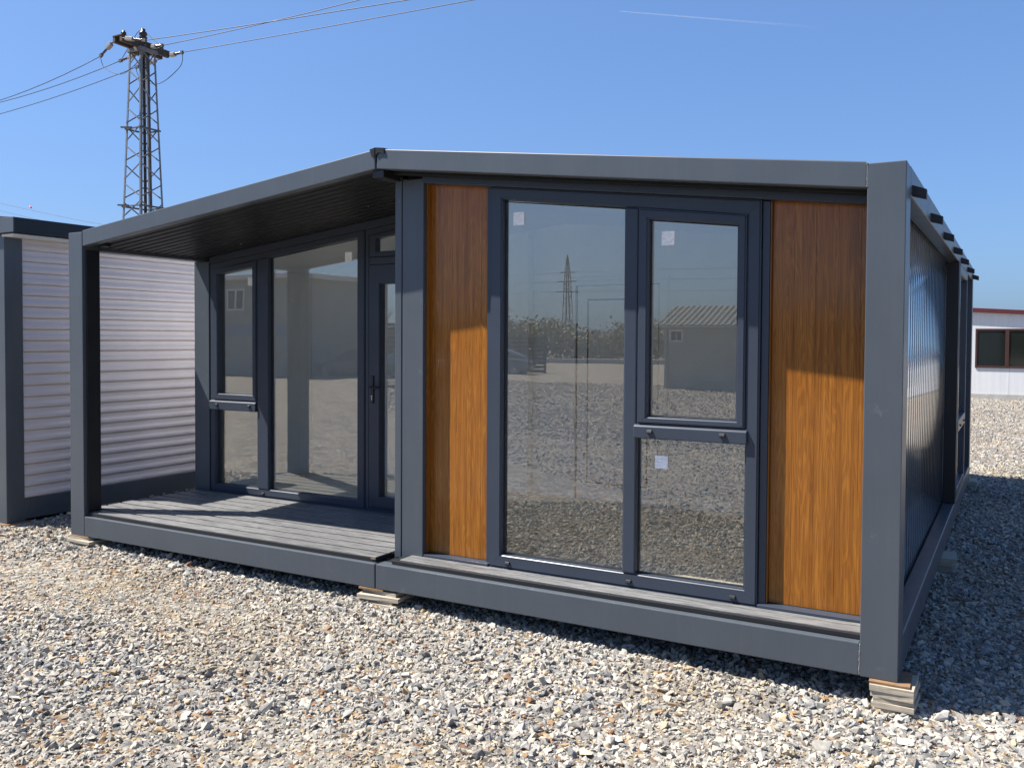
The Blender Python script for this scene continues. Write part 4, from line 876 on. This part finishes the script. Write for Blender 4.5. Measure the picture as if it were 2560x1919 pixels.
# ------------------------------------------------------------------ gravel
def gravel_points():
    rs = np.random.RandomState(11)
    C0 = np.array(CAM[:2]); pts = []
    def region(x0, x1, y0, y1, dens, smin, smax, cond):
        n = int((x1-x0)*(y1-y0)*dens); x = rs.uniform(x0, x1, n); y = rs.uniform(y0, y1, n)
        k = cond(x, y); x, y = x[k], y[k]
        s = smin+(smax-smin)*rs.beta(1.1, 4.6, len(x)); pts.append(np.stack([x, y, s], -1))
    fwd = np.array([math.sin(YAW), math.cos(YAW)]); rgt = np.array([math.cos(YAW), -math.sin(YAW)])
    def view(x, y):
        dx, dy = x-C0[0], y-C0[1]; f = dx*fwd[0]+dy*fwd[1]; r = dx*rgt[0]+dy*rgt[1]
        return f, r, np.hypot(dx, dy)
    under = lambda x, y: (x > XL+0.35) & (x < XR-0.3) & (y > 0.75) & (y < LEN-0.3)
    def nearc(x, y):
        f, r, d = view(x, y); return (f > 2.3) & (np.abs(r) < f*0.60+1.2) & (d < 7.2) & ~under(x, y)
    def midc(x, y):
        f, r, d = view(x, y); return (f > 2.3) & (np.abs(r) < f*0.60+1.0) & (d >= 7.2) & (d < 14.5) & ~under(x, y) & ~((x < NX) & (y > 0.3))
    def farc(x, y):
        f, r, d = view(x, y); return (f > 2) & (np.abs(r) < f*0.60+1.0) & (d >= 14.5) & (x > 2.2)
    region(-6, 8, -4, 4, 2500, 0.006, 0.041, nearc)
    region(-6, 8, -4, 4, 1500, 0.003, 0.011, nearc)
    region(-10, 9, -3.5, 10, 1000, 0.009, 0.044, midc)
    region(1, 14, 8, 25.2, 240, 0.012, 0.040, farc)
    region(-9, 6, -15, -2.5, 230, 0.010, 0.034, lambda x, y: (view(x, y)[0] < 2.3) & (x < 6-0.0*y))
    region(-19, 6, -27, -9, 90, 0.018, 0.060, lambda x, y: x > -4+0.75*(y+2))
    P = np.concatenate(pts); n = len(P)
    big = np.sin(P[:, 0]*1.3+1.1)*np.sin(P[:, 1]*1.9+0.4)+0.5*np.sin(P[:, 0]*3.7+P[:, 1]*2.2)
    fine = np.exp(-(((P[:, 0]+1.9)/1.9)**2+((P[:, 1]+0.75)/0.42)**2))+0.7*np.exp(-(((P[:, 0]-1.2)/0.7)**2+((P[:, 1]+1.9)/0.3)**2))+0.25*np.clip(big, 0, 1)
    fine = np.clip(fine, 0, 1)
    s = P[:, 2]*(1-0.5*fine)
    z = gz(P[:, 0], P[:, 1])+s*rs.uniform(-0.2, 0.6, n)
    co = np.stack([P[:, 0], P[:, 1], z], -1)
    sc = s[:, None]*np.stack([rs.uniform(0.8, 1.35, n), rs.uniform(0.65, 1.0, n), rs.uniform(0.5, 0.95, n)], -1)
    rot = np.stack([rs.normal(0, 0.38, n), rs.normal(0, 0.38, n), rs.uniform(0, 6.283, n)], -1)
    u = rs.beta(1.25, 1.6, n)*0.86; ex = rs.uniform(0, 1, n); u = np.where(ex > 0.968, rs.uniform(0.84, 1.0, n), u)
    u = np.clip(u+fine*0.16*(ex < 0.9), 0, 1)
    cs = np.array([c for _, c in STONE_STOPS]); ps = np.array([p for p, _ in STONE_STOPS])
    colr = np.stack([np.interp(u, ps, cs[:, k]) for k in range(3)], -1)*rs.uniform(0.82, 1.14, (n, 1))
    colr = colr*(1-fine[:, None]*0.5)+np.array([0.40, 0.335, 0.235])*fine[:, None]*0.5
    brown = np.clip(np.sin(P[:, 0]*0.9-P[:, 1]*2.3+2.2)*np.sin(P[:, 0]*2.1+P[:, 1]*1.1)-0.45, 0, 0.16)[:, None]
    colr = colr*(1-brown*np.array([0.45, 0.65, 0.95]))
    return co, sc, rot, np.clip(colr, 0, 0.86), rs.randint(0, 14, n)
def make_gravel():
    co, sc, rot, colr, idx = gravel_points(); n = len(co)
    me = bpy.data.meshes.new("gravel"); me.vertices.add(n); me.vertices.foreach_set("co", co.ravel().astype(np.float32))
    def attr(name, ty, arr, key):
        a = me.attributes.new(name, ty, 'POINT'); a.data.foreach_set(key, arr.ravel())
    attr("stone_scale", 'FLOAT_VECTOR', sc.astype(np.float32), "vector"); attr("stone_rot", 'FLOAT_VECTOR', rot.astype(np.float32), "vector")
    attr("tint", 'FLOAT_COLOR', np.concatenate([colr, np.ones((n, 1))], 1).astype(np.float32), "color"); attr("pick", 'INT', idx.astype(np.int32), "value")
    me.update()
    o = link("gravel", me, STONE); o["kind"] = "stuff"; o["label"] = "loose grey, white and tan crushed stone covering the yard"
    g = bpy.data.node_groups.new("gravel_scatter", 'GeometryNodeTree')
    g.interface.new_socket("Geometry", in_out='INPUT', socket_type='NodeSocketGeometry'); g.interface.new_socket("Geometry", in_out='OUTPUT', socket_type='NodeSocketGeometry')
    N = g.nodes; Lk = g.links
    gi = N.new("NodeGroupInput"); go = N.new("NodeGroupOutput")
    ti = N.new("GeometryNodeGeometryToInstance")
    for i in range(14):
        pt_ = N.new("GeometryNodePoints"); pt_.inputs["Count"].default_value = 11+(i % 4)*2
        rv = N.new("FunctionNodeRandomValue"); rv.data_type = 'FLOAT_VECTOR'; rv.inputs["Min"].default_value = (-1, -1, -1); rv.inputs["Max"].default_value = (1, 1, 1); rv.inputs["Seed"].default_value = 100+i*7
        Lk.new(rv.outputs[0], pt_.inputs["Position"])
        ch = N.new("GeometryNodeConvexHull"); Lk.new(pt_.outputs[0], ch.inputs[0])
        Lk.new(ch.outputs[0], ti.inputs[0])
    sm = N.new("GeometryNodeSetMaterial"); sm.inputs["Material"].default_value = STONE; Lk.new(ti.outputs[0], sm.inputs[0])
    ip = N.new("GeometryNodeInstanceOnPoints"); Lk.new(gi.outputs[0], ip.inputs["Points"]); Lk.new(sm.outputs[0], ip.inputs["Instance"]); ip.inputs["Pick Instance"].default_value = True
    def na(name, ty):
        a = N.new("GeometryNodeInputNamedAttribute"); a.data_type = ty; a.inputs["Name"].default_value = name; return a.outputs[0]
    Lk.new(na("pick", 'INT'), ip.inputs["Instance Index"]); Lk.new(na("stone_rot", 'FLOAT_VECTOR'), ip.inputs["Rotation"]); Lk.new(na("stone_scale", 'FLOAT_VECTOR'), ip.inputs["Scale"])
    Lk.new(ip.outputs[0], go.inputs[0])
    md = o.modifiers.new("scatter", 'NODES'); md.node_group = g
    print("gravel stones", n)
make_gravel()
# a few single stones one can pick out
def stone(x, y, s, mat, label, seed, flat=0.75):
    r = random.Random(seed); bm = bmesh.new()
    vs_ = [bm.verts.new(Vector((r.uniform(-1, 1), r.uniform(-1, 1), r.uniform(-1, 1)*flat))*s) for _ in range(16)]
    h_ = bmesh.ops.convex_hull(bm, input=vs_); 
    bmesh.ops.delete(bm, geom=[e for e in h_["geom_interior"] if isinstance(e, bmesh.types.BMVert)], context='VERTS')
    bmesh.ops.bevel(bm, geom=list(bm.edges), offset=s*0.08, segments=1, affect='EDGES')
    me = bpy.data.meshes.new("stone"); bm.to_mesh(me); bm.free()
    o = link("stone", me, mat, None, (x, y, at_ground(x, y)+s*flat*0.6)); tag(o, label, "stone")
stone(-2.51, 0.10, 0.032, STONEM, "round grey stone under the porch beam near the left corner", 1, 0.95)
stone(-1.73, 0.09, 0.034, STONEM, "pointed grey stone under the middle of the porch beam", 2, 0.95)
stone(-3.50, 0.02, 0.038, STONEW, "cream stone resting beside the left slab stack", 3)
stone(3.50, 0.02, 0.045, STONEW, "large white stone beside the right front slab stack", 4)
stone(3.05, -0.62, 0.046, STONEM, "chunky pale stone in front of the right corner", 5, 0.6)
stone(2.55, -0.35, 0.050, STONEM, "flat grey stone in front of the right floor beam", 6, 0.5)
